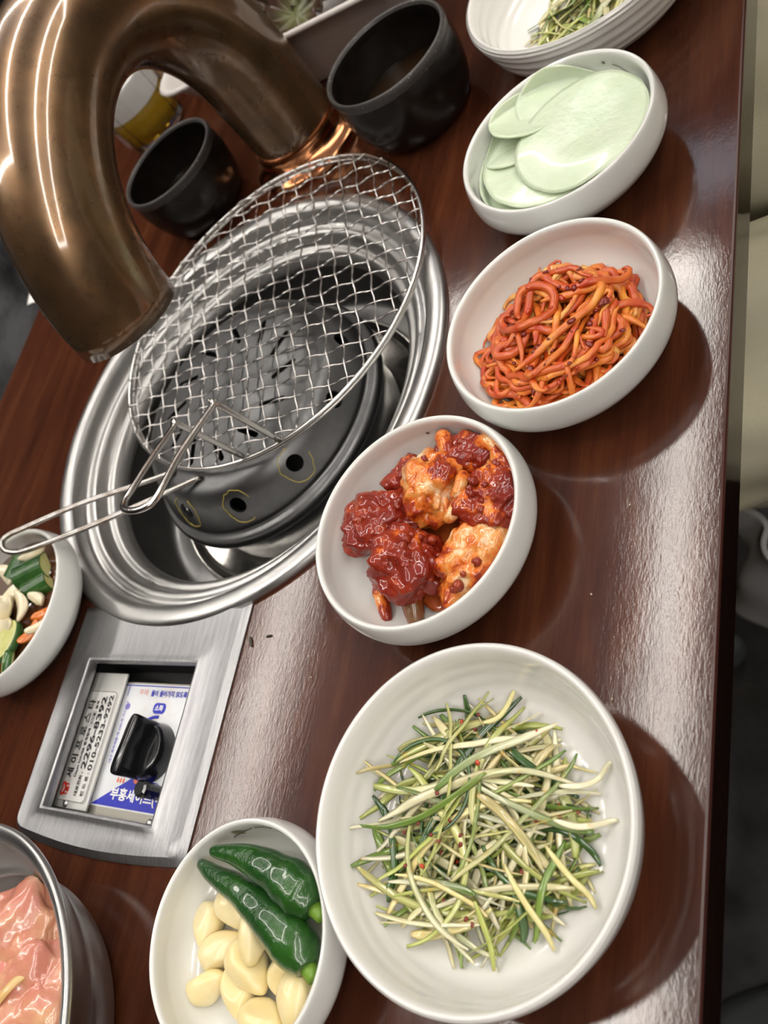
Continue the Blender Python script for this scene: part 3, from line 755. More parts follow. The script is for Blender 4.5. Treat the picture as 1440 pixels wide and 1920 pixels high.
for i, (P, r, m, lab) in enumerate(legs):
    P = spline(P, 7); n = len(P); R = [r * (1.1 - .35 * k / n) * (1 + .12 * noise.noise(Vector((k * .5, i, 0)))) * min(1, .55 + 2.5 * min(k / (n - 1), 1 - k / (n - 1))) for k in range(n)]
    V, F = tube(P, R, 14); o = mk('claw_piece', V, F, m); m2 = o.modifiers.new('s', 'SUBSURF'); m2.levels = 1; m2.render_levels = 1
    tag(o, lab, 'seafood claw', 'claw pieces in chili sauce')
SAUCE = simple('chunky_red_sauce', (.22, .014, .004), .5, spec=.2, coat=.9, var=(120, (.36, .05, .01), .45, .7), bmp=(350, .5))
rn = random.Random(3); hp_c = []
for i in range(150):
    ch = rn.choice(chunks[:7]); a = rn.uniform(0, 2 * PI); e = rn.uniform(.1, 1.4)
    if ch[7] is S_light and rn.random() < .8: continue
    p = (ch[0] + ch[3] * 1.0 * math.cos(a) * math.cos(e), ch[1] + ch[4] * 1.0 * math.sin(a) * math.cos(e), ch[2] + ch[5] * 1.0 * math.sin(e))
    hp_c.append(xf(blob(rn.uniform(.0012, .0030), i, .35, 1.6, 2), p))
V, F = join(*hp_c); tag(mk('chili_paste', V, F, SAUCE), 'lumpy dark red chili paste clinging to the chunks', 'sauce', kind='stuff')
V, F = blob(1, 77, .3, 1.2, 4, (.033, .029, .0030), .1, 4)
V = [(x, y, z if z > -.0012 else -.0012) for x, y, z in V]
o = mk('sauce_pool', V, F, simple('thin_orange_sauce', (.36, .07, .015), .15, coat=.6)); o.location = (-.176, -.247, .0105)
tag(o, 'thin orange-red sauce pooled under the chunks', 'sauce', kind='stuff')

# ------------------------------------------------------------------ radish slices
RAD = simple('pale_green_radish', (.60, .72, .50), .22, coat=.6, coat_r=.1, var=(40, (.70, .78, .60), .35, .7), bmp=(140, .6, .0012), sss=.25)
slices = [((-.4300, -.2250), .0440, .0200, (.06, .10), 1, 'bottom radish slice lying against the lower left of its bowl'),
          ((-.4530, -.2290), .0330, .0255, (.16, .10), 2, 'radish slice folded at the left of the radish bowl'),
          ((-.4680, -.2020), .0330, .0290, (.05, -.26), 3, 'radish slice standing up at the back of the radish bowl'),
          ((-.4600, -.2250), .0260, .0320, (.25, -.20), 4, 'folded small radish slice at the upper left of its bowl'),
          ((-.4290, -.2080), .0455, .0300, (-.02, .02), 5, 'wide radish slice under the topmost one'),
          ((-.4270, -.1860), .0425, .0345, (-.05, -.03), 6, 'topmost wide round radish slice')]
for (cx, cy), r, z, (tx, ty), sd, lab in slices:
    V = []; F = []; nr, na = 14, 64
    V.append([0, 0, 0])
    for i in range(1, nr + 1):
        for k in range(na):
            a = 2 * PI * k / na; rr_ = r * i / nr * (1 + .05 * noise.noise(Vector((math.cos(a) * 1.2, math.sin(a) * 1.2, sd * 3))) + .012 * noise.noise(Vector((math.cos(a) * 5, math.sin(a) * 5, sd))))
            x = rr_ * math.cos(a); y = rr_ * math.sin(a)
            zz = .0065 * (noise.noise(Vector((x * 22, y * 22, sd * 5))) * (i / nr)) - .25 * (rr_ ** 2) / .04 * .1
            V.append([x, y, zz])
    for k in range(na): F.append((0, 1 + k, 1 + (k + 1) % na))
    for i in range(nr - 1):
        for k in range(na): F.append((1 + i * na + k, 1 + (i + 1) * na + k, 1 + (i + 1) * na + (k + 1) % na, 1 + i * na + (k + 1) % na))
    V2 = []
    for x, y, zz in V:
        wx, wy = cx + x, cy + y; wz = z + zz + tx * x + ty * y
        d = math.hypot(wx + .4287, wy + .2019)
        if d > .0545:   # edges press against the bowl wall
            wz += (d - .0545) * .6; k = .0545 + (d - .0545) * .15
            k = min(k, .0562); wx = -.4287 + (wx + .4287) * k / d; wy = -.2019 + (wy + .2019) * k / d
        wz = max(wz, inner_z(rad_in, min(d, .0565)) + .0022)
        V2.append((wx, wy, wz))
    o = mk('radish_slice', V2, F, RAD); s = o.modifiers.new('t', 'SOLIDIFY'); s.thickness = .0011; s.offset = 0
    tag(o, lab, 'radish slice', 'radish slices')

# ------------------------------------------------------------------ garlic and chilies
GARL = simple('peeled_garlic', (.80, .66, .32), .3, coat=.3, coat_r=.15, var=(45, (.84, .74, .46), .35, .7), bmp=(120, .1), sss=.3)
cl = [(.0265, -.3429, 1.57 - 1.35, .90, 'upright garlic clove at the far left of the garlic bowl'), (.0165, -.3256, 1.2, 1.1, 'garlic clove tucked under the upper chili'),
      (.0359, -.3291, 2.2, 1.05, 'garlic clove left of the centre of the pile'), (.0265, -.3060, .3, .95, 'topmost round garlic clove beside the front chili'),
      (.0394, -.3083, .9, 1.1, 'garlic clove in the middle of the pile'), (.052, -.3336, 2.1, .95, 'lowest left garlic clove of the pile'),
      (.0502, -.3130, .6, 1.05, 'garlic clove below the middle one'), (.0370, -.2880, 2.5, .95, 'narrow garlic clove between the middle one and the chili'),
      (.0470, -.2760, .3, 1.15, 'large garlic clove at the chili stalk'), (.0600, -.2930, 1.4, 1.1, 'garlic clove at the bottom cut off by the frame')]
for i, (x, y, rz, s, lab) in enumerate(cl):
    bm = bmesh.new(); bmesh.ops.create_icosphere(bm, subdivisions=4, radius=1)
    for v in bm.verts:
        d = v.co.normalized(); t = d.x
        wv = (1 - .28 * t - .10 * t * t)
        k = 1 + .06 * noise.noise(d * 1.7 + Vector((i * 3, 0, 0)))
        v.co = Vector((d.x * .0112 * k + .0006 * (t > .8), d.y * .0078 * wv * k, d.z * .0076 * wv * k))
        if v.co.x < -.0092: v.co.x = -.0092           # cut root end
        if v.co.y > .0056 + .0006 * math.sin(i): v.co.y = .0056 + .0006 * math.sin(i)   # flat side
        pz = v.co.z * .8 + v.co.y * .6
        if pz < -.0058: v.co.z -= (pz + .0058) * .8; v.co.y -= (pz + .0058) * .6
    V = [tuple(v.co) for v in bm.verts]; F = [tuple(q.index for q in f.verts) for f in bm.faces]; bm.free()
    o = mk('garlic_clove', V, F, GARL); o.modifiers.new('s', 'SMOOTH').iterations = 3
    o.scale = (s * 1.16,) * 3; zf = inner_z(gar_in, min(.046, math.hypot(x - .028, y + .3063)))
    o.location = (x, y, zf + .0072 * s + (.010 if i == 3 else .0035 if i in (4,) else 0)); o.rotation_euler = (rnd.uniform(0, 6), rnd.uniform(-.3, .3), rz)
    tag(o, lab, 'garlic clove', 'garlic cloves')
CHI = simple('green_chili_skin', (.012, .060, .010), .2, coat=.6, coat_r=.06, var=(30, (.035, .13, .015), .45, .75), bmp=(95, .55, .0025))
STEMM = simple('chili_stalk', (.16, .30, .03), .4)
def chili(P, r, label, sd):
    P = spline(P, 8); n = len(P); R = []
    for k in range(n):
        t = k / (n - 1); prof_ = .20 + .85 * min(1, t * 1.5) ** .9 if t < .82 else max(.35, 1.05 - 2.6 * (t - .82))
        if t < .03: prof_ *= .55 + 15 * t
        R.append(r * prof_ * (1 + .03 * math.sin(k * .9 + sd) * t))
    t_ = thing('green_chili', P[n // 2], label, 'chili pepper', 'green chilies')
    oo = Vector(P[n // 2])
    V, F = tube(P, R, 28); V2 = []
    for j, v in enumerate(V):
        i = j // 28; c_ = np.array(P[i]); d = np.array(v) - c_
        k = 1 + .07 * noise.noise(Vector(tuple(v)) * 110 + Vector((sd, 0, 0))); V2.append(tuple(Vector(c_ + d * k) - oo))
    mk('pod', V2, F, CHI, t_)
    e = Vector(P[-1]) ; d = (Vector(P[-1]) - Vector(P[-3])).normalized()
    V, F = tube([tuple(e - oo - d * .002), tuple(e - oo + d * .003), tuple(e - oo + d * .006 + Vector((0, 0, .001)))], [r * .42, r * .34, r * .26], 10); mk('stalk', V, F, STEMM, t_)
chili([(-.0005, -.3465, .0275), (.0035, -.3345, .0275), (.0078, -.3175, .0270), (.0138, -.3005, .0265), (.0208, -.2850, .0255), (.0268, -.2745, .0245), (.0325, -.2680, .0240)], .0108, 'green chili in front, lying over the garlic', 1)
chili([(-.0065, -.3340, .0345), (-.0070, -.3190, .0335), (-.0055, -.3050, .0320), (-.0015, -.2890, .0300), (.0040, -.2760, .0285), (.0085, -.2685, .0275)], .0105, 'green chili at the back against the bowl wall', 4)

# ------------------------------------------------------------------ pickle bowl contents
V, F = lathe([(0, .0275), (.0560, .0275), (.0565, .0262), (.050, .0205), (.0, .0205)], 64)
o = mk('pickle_brine', V, F, simple('brown_brine', (.10, .035, .012), .05, coat=.3)); o.location = (-.1375, -.5915, 0)
tag(o, 'brown soy brine in the pickle bowl', 'brine', kind='stuff')
CUC_SK = simple('cucumber_skin', (.02, .075, .014), .25, coat=.5, var=(60, (.06, .16, .03), .4, .75), bmp=(150, .3))
CUC_FL = simple('cucumber_flesh', (.62, .62, .22), .25, coat=.5, var=(90, (.72, .72, .36), .4, .7), bmp=(250, .3), sss=.2)
ONION = simple('pickled_onion', (.74, .66, .46), .2, coat=.6, var=(40, (.78, .60, .26), .45, .8), sss=.3)
CARR = simple('pickled_carrot', (.62, .16, .02), .25, coat=.5)
def cuc_slice(loc_, rot, r, th, label):
    t = thing('cucumber_slice', loc_, label, 'cucumber slice', 'pickled cucumber pieces'); t.rotation_euler = rot
    V, F = lathe(smoothprof([(0, th / 2), (r * .4, th / 2 - .0003), (r * .9, th / 2), (r * .93, th / 2 - .0004)], 3) + [(r * .93, -th / 2), (0, -th / 2)], 40, ax=1.35); mk('flesh', V, F, CUC_FL, t)
    V, F = lathe([(r * .93, th / 2 - .0003), (r, th / 2 - .001), (r, -th / 2 + .001), (r * .93, -th / 2)], 40, ax=1.35); mk('skin', V, F, CUC_SK, t)
def at_b(x, y, z): return (x, y, z)
cuc_slice((-.1130, -.5735, .0345), (.08, -.1, .1), .0118, .006, 'oval cucumber slice showing its seeds, low in the pickle bowl')
cuc_slice((-.0950, -.5680, .0300), (.5, .6, -.5), .0105, .006, 'cucumber slice half sunk at the bottom of the pickle bowl')
def cuc_wedge(loc_, rot, L, r, label):
    t = thing('cucumber_stick', loc_, label, 'cucumber', 'pickled cucumber pieces'); t.rotation_euler = rot
    A = [(r * math.cos(a), r * math.sin(a)) for a in np.linspace(.25, PI - .25, 12)]
    B = A + [(0, -.15 * r)]
    lp = lambda pts, x: [(x, p[0], p[1]) for p in pts]
    V, F = loft([lp(B, -L / 2), lp(B, L / 2 * .9)], True, True); mk('flesh', V, F, CUC_FL, t, smooth=False)
    Ao = [(p[0] * 1.05, p[1] * 1.05 + .0002) for p in A]; sk = Ao + [(p[0] * .99, p[1] * .99) for p in A[::-1]]
    V, F = loft([lp(sk, -L / 2 - .0003), lp(sk, L / 2 * .9 + .0003)], True, True); mk('skin', V, F, CUC_SK, t, smooth=False)
cuc_wedge((-.1655, -.5725, .0330), (.25, .10, 2.0), .027, .0100, 'green-skinned cucumber stick near the right rim of the pickle bowl')
cuc_wedge((-.1560, -.5660, .0300), (.9, .1, 2.1), .022, .0080, 'cucumber stick beside the one near the right rim')
cuc_wedge((-.1720, -.5960, .0310), (.1, -.1, 2.8), .022, .0090, 'cucumber stick at the upper left of the pickle bowl')
def onion(loc_, rot, L, wv, label, mat=ONION, name='onion_piece', cat='onion', group='pickled onion pieces'):
    V, F = blob(1, L * 999, .12, 1.3, 3, (L / 2, wv / 2, .0030)); V = [(x * (1 - .3 * (y / wv)), y, z + .9 * x * x / L * .8) for x, y, z in V]
    o = mk(name, V, F, mat); o.location = loc_; o.rotation_euler = rot; tag(o, lab_ if False else label, cat, group)
onion((-.1800, -.5790, .0350), (.2, .1, 2.0), .024, .009, 'white onion strip at the top of the pickle bowl')
onion((-.1500, -.5850, .0350), (.5, .1, 2.4), .022, .012, 'cream onion piece left of the cucumber stick')
onion((-.1370, -.5900, .0355), (.1, -.1, 1.8), .034, .019, 'large yellowish onion piece in the middle of the pickle bowl')
onion((-.1380, -.5690, .0360), (.2, .2, .35), .024, .012, 'pointed white onion piece right of the middle one')
onion((-.1450, -.5580, .0330), (.2, .2, 1.2), .016, .009, 'small cream onion piece near the right rim')
onion((-.1250, -.5480, .0315), (.2, .2, 2.2), .020, .007, 'thin white onion sliver at the lower right rim')
onion((-.1240, -.5860, .0335), (.1, 0, 1.7), .028, .014, 'flat pale onion piece above the oval cucumber slice')
onion((-.1380, -.5930, .0330), (.3, .1, .6), .022, .012, 'onion piece cut off by the left edge of the photo')
onion((-.1200, -.5550, .0315), (.1, .1, 2.6), .020, .009, 'orange carrot strip by the lower right rim', CARR, 'carrot_strip', 'carrot', 'pickled carrot strips')
onion((-.1340, -.5480, .0310), (.1, .1, 2.0), .018, .008, 'orange carrot strip beneath the small onion piece', CARR, 'carrot_strip', 'carrot', 'pickled carrot strips')
onion((-.1640, -.6050, .0335), (.2, .1, 1.0), .024, .012, 'broad onion piece at the far left of the pickle bowl')
onion((-.1200, -.6200, .0335), (.1, .2, 2.8), .024, .013, 'onion piece at the lower left of the pickle bowl')
onion((-.1460, -.6220, .0320), (.2, 0, .2), .022, .010, 'carrot strip at the far left wall of the pickle bowl', CARR, 'carrot_strip', 'carrot', 'pickled carrot strips')
cuc_slice((-.137, -.610, .034), (.2, .2, 1.0), .0115, .006, 'cucumber slice in the left half of the pickle bowl')
onion((-.1300, -.5970, .0310), (.1, .1, 1.2), .018, .008, 'orange carrot strip at the left edge of the photo', CARR, 'carrot_strip', 'carrot', 'pickled carrot strips')

# ------------------------------------------------------------------ steel bowl of raw chicken
mb = thing('metal_bowl', (.110, -.471, 0), 'stainless steel bowl of raw meat at the lower left corner', 'bowl')
mp = smoothprof([(0, .0015), (.060, .0015), (.066, .0003), (.071, .0015), (.079, .008), (.085, .018), (.0865, .026), (.0868, .031), (.0915, .036), (.0965, .044), (.099, .052), (.1015, .0575)], 4) + \
     smoothprof([(.1025, .0585), (.1062, .0590), (.1082, .0600), (.1090, .0622), (.1078, .0642), (.1055, .0640), (.1028, .0625), (.1005, .0600)], 4) + \
     smoothprof([(.0985, .055), (.096, .047), (.090, .036), (.0850, .031), (.0845, .026), (.080, .013), (.072, .006), (.06, .0035), (0, .003)], 4)
mb_in = mp[-25:]
V, F = lathe(mp, 144); mk('bowl_body', V, F, steel_mat('bowl_steel', (.55, .55, .54), .36, 20, .85, .05), mb)
MEAT = simple('raw_chicken', (.62, .24, .17), .2, coat=.7, coat_r=.08, var=(30, (.70, .40, .22), .42, .62), bmp=(110, .45, .0015), sss=.35)
MEAT2 = simple('raw_chicken_pink', (.66, .22, .17), .2, coat=.7, coat_r=.08, var=(40, (.60, .30, .2), .5, .7), bmp=(110, .4, .0015), sss=.35)
meat = [(.0520, -.4640, .026, .026, .028, .014, .5, MEAT, 'pale orange-pink raw chicken piece against the far rim of the steel bowl'),
        (.0800, -.4820, .030, .034, .024, .016, .2, MEAT2, 'pink raw chicken piece at the left edge of the photo'),
        (.0800, -.4420, .026, .028, .026, .015, -.4, MEAT, 'raw chicken piece with fat at the right side of the steel bowl'),
        (.1130, -.4400, .028, .028, .030, .015, .9, MEAT2, 'raw chicken piece at the bottom edge of the photo'),
        (.1300, -.4700, .028, .032, .026, .016, 1.9, MEAT, 'raw chicken piece past the middle of the steel bowl'),
        (.1080, -.5050, .028, .034, .026, .016, .1, MEAT2, 'raw chicken piece on the far left side of the steel bowl'),
        (.1480, -.4900, .026, .028, .030, .016, .6, MEAT2, 'raw chicken piece at the near wall of the steel bowl'),
        (.0700, -.4550, .016, .028, .030, .010, .3, MEAT2, 'deep-lying raw chicken piece under the others')]
for i, (x, y, z, a, b, c_, rz, m, lab) in enumerate(meat):
    V, F = blob(1, i + 20, .32, 1.3, 5, (a, b, c_), .06, 4)
    o = mk('chicken_piece', V, F, m); o.location = (x, y, z); o.rotation_euler = (rnd.uniform(-.3, .3), rnd.uniform(-.2, .2), rz)
    clamp_in(o, mb_in, (.110, -.471)); tag(o, lab, 'raw chicken', 'raw chicken pieces')
V, F = tube(spline([(.066, -.440, .034), (.076, -.444, .041), (.086, -.450, .042), (.097, -.452, .042)], 6), [.003] * 19, 10, ry=.0015)
tag(mk('fat_strip', V, F, simple('yellow_fat', (.70, .46, .18), .25, coat=.6, sss=.3)), 'yellowish strip of fat lying on the raw chicken', 'fat')

# ------------------------------------------------------------------ dark cups
def cup(loc_, label, s=1, liquid=True):
    t = thing('sauce_cup', loc_, label, 'cup', 'dark stoneware cups')
    P = smoothprof([(0, .002), (.026, .002), (.028, .0003), (.032, .0006), (.040, .006), (.0455, .016), (.0490, .030), (.0502, .042), (.0495, .052)], 4)
    R_ = smoothprof([(.0493, .0535), (.0500, .0575), (.0492, .0605), (.0474, .0608), (.0460, .0585)], 4)
    I_ = smoothprof([(.0455, .055), (.0460, .040), (.044, .024), (.036, .010), (.02, .006), (0, .005)], 4)
    V, F = lathe([(r * s, z * s) for r, z in P + I_ if True][:len(P)] + [(R_[0][0] * s, R_[0][1] * s)], 96); mk('cup_body', V, F, STONE, t)
    V, F = lathe([(r * s, z * s) for r, z in R_], 96); mk('rim', V, F, STONE_RIM, t)
    V, F = lathe([(R_[-1][0] * s, R_[-1][1] * s)] + [(r * s, z * s) for r, z in I_], 96); mk('cup_interior', V, F, STONE, t)
    return t
cup((-.5424, -.3378, 0), 'larger-looking dark stoneware cup right of the copper pipe, half full of brown sauce')
cup((-.5330, -.5640, 0), 'dark stoneware cup seen through the copper arch', .96)
for c_, s, lab in (((-.5424, -.3378), 1, 'dark brown dipping sauce in the cup right of the copper pipe'), ((-.5330, -.5640), .96, 'dark brown dipping sauce in the cup inside the arch')):
    V, F = lathe([(0, .0262 * s), (.0440 * s, .0262 * s), (.0425 * s, .022 * s), (0, .022 * s)], 64); o = mk('dipping_sauce', V, F, BROTH); o.location = (*c_, 0); tag(o, lab, 'sauce', kind='stuff')
V, F = blob(.0016, 5, .3, 1.5, 2, (1, .7, .5)); o = mk('pepper_bit', V, F, FLAKE2); o.location = (-.497, -.336, .055); tag(o, 'tiny orange pepper bit stuck inside the cup right of the pipe', 'chili flake')

# ------------------------------------------------------------------ white basket of lettuce
bk = thing('lettuce_basket', (-.75, -.44, 0), 'white rectangular plastic basket of red-green lettuce behind the copper pipe', 'basket')
def bl(x0, x1, y0, y1, r, z): return [(x + .75, y + .44, z) for x, y in rrect(x0, x1, y0, y1, r, 8)]
bx0, bx1, by0, by1 = -.87, -.606, -.60, -.322
def inset(d, z, r=.03): return bl(bx0 + d, bx1 - d, by0 + d, by1 - d, max(.004, r - d * .4), z)
V, F = loft([inset(.040, .0003), inset(.0385, .002), inset(.022, .040), inset(.0185, .0445), inset(.0165, .0475), inset(.006, .0660), inset(.0, .0670), inset(-.001, .0695), inset(.001, .0712), inset(.004, .0705), inset(.0065, .067), inset(.0185, .046), inset(.024, .040), inset(.040, .004)], True, True)
mk('basket_body', V, F, PLASTIC_W, bk)
LF = attr_mat('lettuce_leaf_skin', .4, .25, .3, sc=120, sss=.1)
rn = random.Random(21)
me_leaf = []
for v_ in range(5):
    V = []; F = []; cc = []; na, nr = 72, 9
    for i in range(nr + 1):
        for k in range(na):
            a = 2 * PI * k / na; f = i / nr; r_ = .034 * f * (1 + .12 * math.sin(2 * a + v_))
            ruf = f ** 2.5 * (.0085 * math.sin(a * 9 + v_ * 2) + .0045 * math.sin(a * 19 + v_))
            V.append((r_ * math.cos(a) * (1 + .1 * f * math.sin(a * 15)), r_ * math.sin(a), ruf + .010 * (f ** 2)))
            g = f ** 1.5; gr_ = (.12, .15, .035); rd = (.060, .026, .018)
            mixf = min(1, max(0, .30 + g + .5 * noise.noise(Vector((math.cos(a) * 2, math.sin(a) * 2, v_)))))
            cc.append([gr_[q] * (1 - mixf) + rd[q] * mixf for q in range(3)] if i < nr or k % 3 else (.13, .12, .05))
    for i in range(nr):
        for k in range(na): F.append((i * na + k, i * na + (k + 1) % na, (i + 1) * na + (k + 1) % na, (i + 1) * na + k))
    me_leaf.append((V, F, cc))
cache = {}
for i in range(34):
    v_ = i % 5; x = rn.uniform(bx0 + .062, bx1 - .058); y = rn.uniform(by0 + .06, by1 - .062)
    if v_ not in cache:
        o = mk('lettuce_leaf', *me_leaf[v_][:2], LF, col=me_leaf[v_][2]); s = o.modifiers.new('t', 'SOLIDIFY'); s.thickness = .0006; cache[v_] = bake(o).data
    else: o = bpy.data.objects.new('lettuce_leaf', cache[v_]); C.objects.link(o)
    o.location = (x, y, .036 + .032 * rn.random()); o.rotation_euler = (rn.uniform(-.9, .9), rn.uniform(-.9, .9), rn.uniform(0, 6)); o.scale = (rn.uniform(.6, .95),) * 3
    tag(o, 'ruffled red-green lettuce leaf in the white basket', 'lettuce leaf', 'lettuce leaves in the basket')

# ------------------------------------------------------------------ beer glass, steel cup, packet seen through the arch
gt = thing('beer_glass', (-.690, -.700, 0), 'short faceted beer glass with white foam seen through the copper arch', 'glass')
V, F = lathe([(0, .001), (.031, .001), (.034, .003), (.036, .030), (.0375, .075), (.0360, .0755), (.0345, .030), (.032, .009), (0, .008)], 12); mk('glass_wall', V, F, glass_mat('clear_glass'), gt, smooth=False)
V, F = lathe([(0, .0085), (.0315, .0092), (.0342, .030), (.0344, .040), (0, .040)], 48); mk('beer', V, F, simple('golden_beer', (.75, .48, .03), .05, trans=.6, ior=1.33), gt)
V, F = lathe(smoothprof([(.0346, .0402), (.0352, .062), (.033, .067), (.02, .069), (0, .070)], 4), 48); mk('foam', V, F, simple('beer_foam', (.85, .85, .82), .6, bmp=(200, .3)), gt)
t = thing('steel_cup', (-.782, -.705, 0), 'small metal cup behind the beer glass', 'cup')
V, F = lathe([(0, .001), (.028, .001), (.031, .004), (.035, .055), (.0362, .057), (.0350, .0575), (.0335, .055), (.030, .006), (0, .004)], 48); mk('cup_body', V, F, steel_mat('warm_steel', (.7, .55, .38), .25), t)
t = thing('blue_white_packet', (-.745, -.800 + .03, 0), 'small white and blue packet behind the beer foam', 'packet')
V, F = box(-.005, -.01, .012, .05, .035, .024); bevel(mk('packet_body', V, F, simple('packet_white', (.7, .7, .72), .4), t, smooth=False), .003)
V, F = box(-.005, -.01, .0245, .03, .036, .002); mk('blue_band', V, F, INK_BLUE, t, smooth=False)
# utensils and napkin at the table's far edge
V, F = join(tube([(-.462, -.792, .0028), (-.440, -.700, .0028)], .0024, 8), xf(blob(1, 3, .0, 1, 3, (.008, .018, .0025)), (-.4655, -.765, .0028)))
t = tag(mk('metal_spoon', *tube([(-.468, -.776, .0028), (-.455, -.735, .0028), (-.445, -.690, .0030)], [.0032, .0024, .0022], 10, ry=[.0022, .0018, .0016]), STEEL), 'dull metal utensil lying at the far table edge left of the pipe', 'utensil')
V = []; F = []
for i in range(9):
    for k in range(9):
        V.append((-.535 + .05 * i / 8, -.812 + .030 * k / 8, .0012 + .003 * abs(math.sin(i * .8 + k * .4)) + .004 * (1 - k / 8)))
for i in range(8):
    for k in range(8): F.append((i * 9 + k, i * 9 + k + 1, (i + 1) * 9 + k + 1, (i + 1) * 9 + k))
o = mk('paper_napkin', V, F, simple('white_paper', (.8, .78, .74), .7)); s = o.modifiers.new('t', 'SOLIDIFY'); s.thickness = .0006; s.offset = 1
tag(o, 'crumpled white paper napkin at the far table edge behind the pipe', 'napkin')

# ------------------------------------------------------------------ control panel
pan = thing('control_panel', (-.065, -.4645, 0), 'brushed steel grill control panel with a black knob in a square recess', 'control panel')
PX0, PX1, PY0, PY1 = -.1500, .0030, -.5455, -.3835
hx0, hx1, hy0, hy1 = -.1100, -.0145, -.5185, -.4155
def outline(ins, z):
    P = []
    x0, x1, y0, y1 = PX0 + ins, PX1, PY0 + ins, PY1 - ins
    # far-left, along the left, around the bowed front, back along the right
    for t_ in np.linspace(0, 1, 17): P.append((x0 + (x1 - .010 - x0) * t_, y0, z))
    P += [(x1 - .010 + (.010 - ins * .5) * math.sin(a), y0 + .010 * (1 - math.cos(a)), z) for a in np.linspace(.3, 1.3, 5)]
    for t_ in np.linspace(.08, .97, 17): P.append((x1 - ins + .0085 * math.sin(PI * (.12 + .76 * t_)) - .002, y0 + (y1 - y0) * t_, z))
    for t_ in np.linspace(0, 1, 17): P.append((x1 - ins - .002 + (x0 - x1 + ins + .002) * t_, y1, z))
    for t_ in np.linspace(0, 1, 12)[1:-1]: P.append((x0, y1 + (y0 - y1) * t_, z))
    return P
O0 = outline(0, .0002); nO = len(O0)
cxh, cyh = (hx0 + hx1) / 2, (hy0 + hy1) / 2
def hole_loop(ins, z):
    """project outline angle onto a rounded square hole"""
    P = []
    for (x, y, _) in O0:
        dx, dy = x - cxh, y - cyh; hx, hy = (hx1 - hx0) / 2 + ins, (hy1 - hy0) / 2 + ins
        k = min(hx / abs(dx) if dx else 9, hy / abs(dy) if dy else 9); P.append([cxh + dx * k, cyh + dy * k, z])
    # snap nearest to corners
    for sx in (-1, 1):
        for sy in (-1, 1):
            c_ = (cxh + sx * ((hx1 - hx0) / 2 + ins), cyh + sy * ((hy1 - hy0) / 2 + ins))
            j = min(range(len(P)), key=lambda q: (P[q][0] - c_[0]) ** 2 + (P[q][1] - c_[1]) ** 2); P[j][0], P[j][1] = c_
    return [tuple(p) for p in P]
L = [outline(0, .0002), outline(.0002, .0012), outline(.0035, .0034), outline(.0045, .0040), outline(.010, .0036), hole_loop(.0060, .0032), hole_loop(.0040, .0040), hole_loop(.0020, .0046), hole_loop(.0006, .0042), hole_loop(0, .0030), hole_loop(0, -.0020), hole_loop(.0012, -.0035)]
V, F = loft(L); po = mk('face_plate', [(x + .065, y + .4645, z) for x, y, z in V], [f[::-1] for f in F], STEEL_PLATE, pan)
po.data.set_sharp_from_angle(angle=.5)
def pl(V, dz=0): return [(x + .065, y + .4645, z + dz) for x, y, z in V]
bz = -.034
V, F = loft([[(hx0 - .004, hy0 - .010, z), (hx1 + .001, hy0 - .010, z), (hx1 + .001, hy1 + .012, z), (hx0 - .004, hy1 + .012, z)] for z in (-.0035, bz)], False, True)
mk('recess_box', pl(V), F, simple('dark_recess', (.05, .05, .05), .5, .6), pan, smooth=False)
V, F = loft([[(hx0 - .004 - d, hy0 - .010 - d, -.0033), (hx1 + .001 + d * .3, hy0 - .010 - d, -.0033), (hx1 + .001 + d * .3, hy1 + .012 + d, -.0033), (hx0 - .004 - d, hy1 + .012 + d, -.0033)] for d in (0, .002)])
mk('recess_flange', pl(V), F, STEEL_PLATE, pan, smooth=False)
SZ = -.0100; S2Z = -.0150
# left name plate
V, F = box((-.105 - .0165) / 2, -.5122, SZ - .0012, .0905, .036, .0022); V = [(x, y, z) for x, y, z in V]
a_ = bevel(mk('name_plate', pl(V), F, simple('grey_plate', (.55, .55, .52), .35, .3), pan, smooth=False), .0008)
def frame(x0, x1, y0, y1, r, wd, z, mat, name):
    A = rrect(x0, x1, y0, y1, r, 6); B = rrect(x0 + wd, x1 - wd, y0 + wd, y1 - wd, max(r - wd, .0003), 6); n = len(A)
    V = [(x, y, z) for x, y in A + B]; F = [(i, (i + 1) % n, n + (i + 1) % n, n + i) for i in range(n)]; return mk(name, pl(V), F, mat, pan, smooth=False)
V, F = prism(rrect(-.0935, -.0195, -.5282, -.4968, .0035, 6), SZ, SZ + .0003); mk('name_sticker', pl(V), F, PAPER, pan, smooth=False)
frame(-.0930, -.0200, -.5276, -.4974, .0032, .0004, SZ + .0005, INK, 'sticker_border')
LX = (-1, 0, 0); LY = (0, -1, 0); zt = SZ + .0005
pt = lambda x, y, z: (x + .065, y + .4645, z)
text_obj('lettering', '세 이 프 로 스 타', pt(-.0345, -.5172, zt), LX, LY, .0525, .0066, INK, pan)
text_obj('lettering', 'Daum NAVER 검색창에', pt(-.0355, -.5130, zt), LX, LY, .0320, .0030, INK, pan)
text_obj('lettering', '구이통', pt(-.0695, -.5132, zt), LX, LY, .0088, .0024, INK, pan)
frame(-.0790, -.0687, -.5163, -.5126, .0003, .0002, zt + .0001, INK, 'search_box')
text_obj('lettering', '검색', pt(-.0805, -.5130, zt), LX, LY, .0055, .0026, INK, pan)
text_obj('lettering', '대표전화 :', pt(-.0240, -.5068, zt), LX, LY, .0150, .0032, INK, pan)
text_obj('lettering', '2296-8392', pt(-.0410, -.5062, zt), LX, LY, .0485, .0052, INK, pan)
text_obj('lettering', '핸 드 폰 :', pt(-.0240, -.5005, zt), LX, LY, .0150, .0030, INK, pan)
text_obj('lettering', '010-5233-9292', pt(-.0405, -.4998, zt), LX, LY, .0500, .0044, INK, pan)
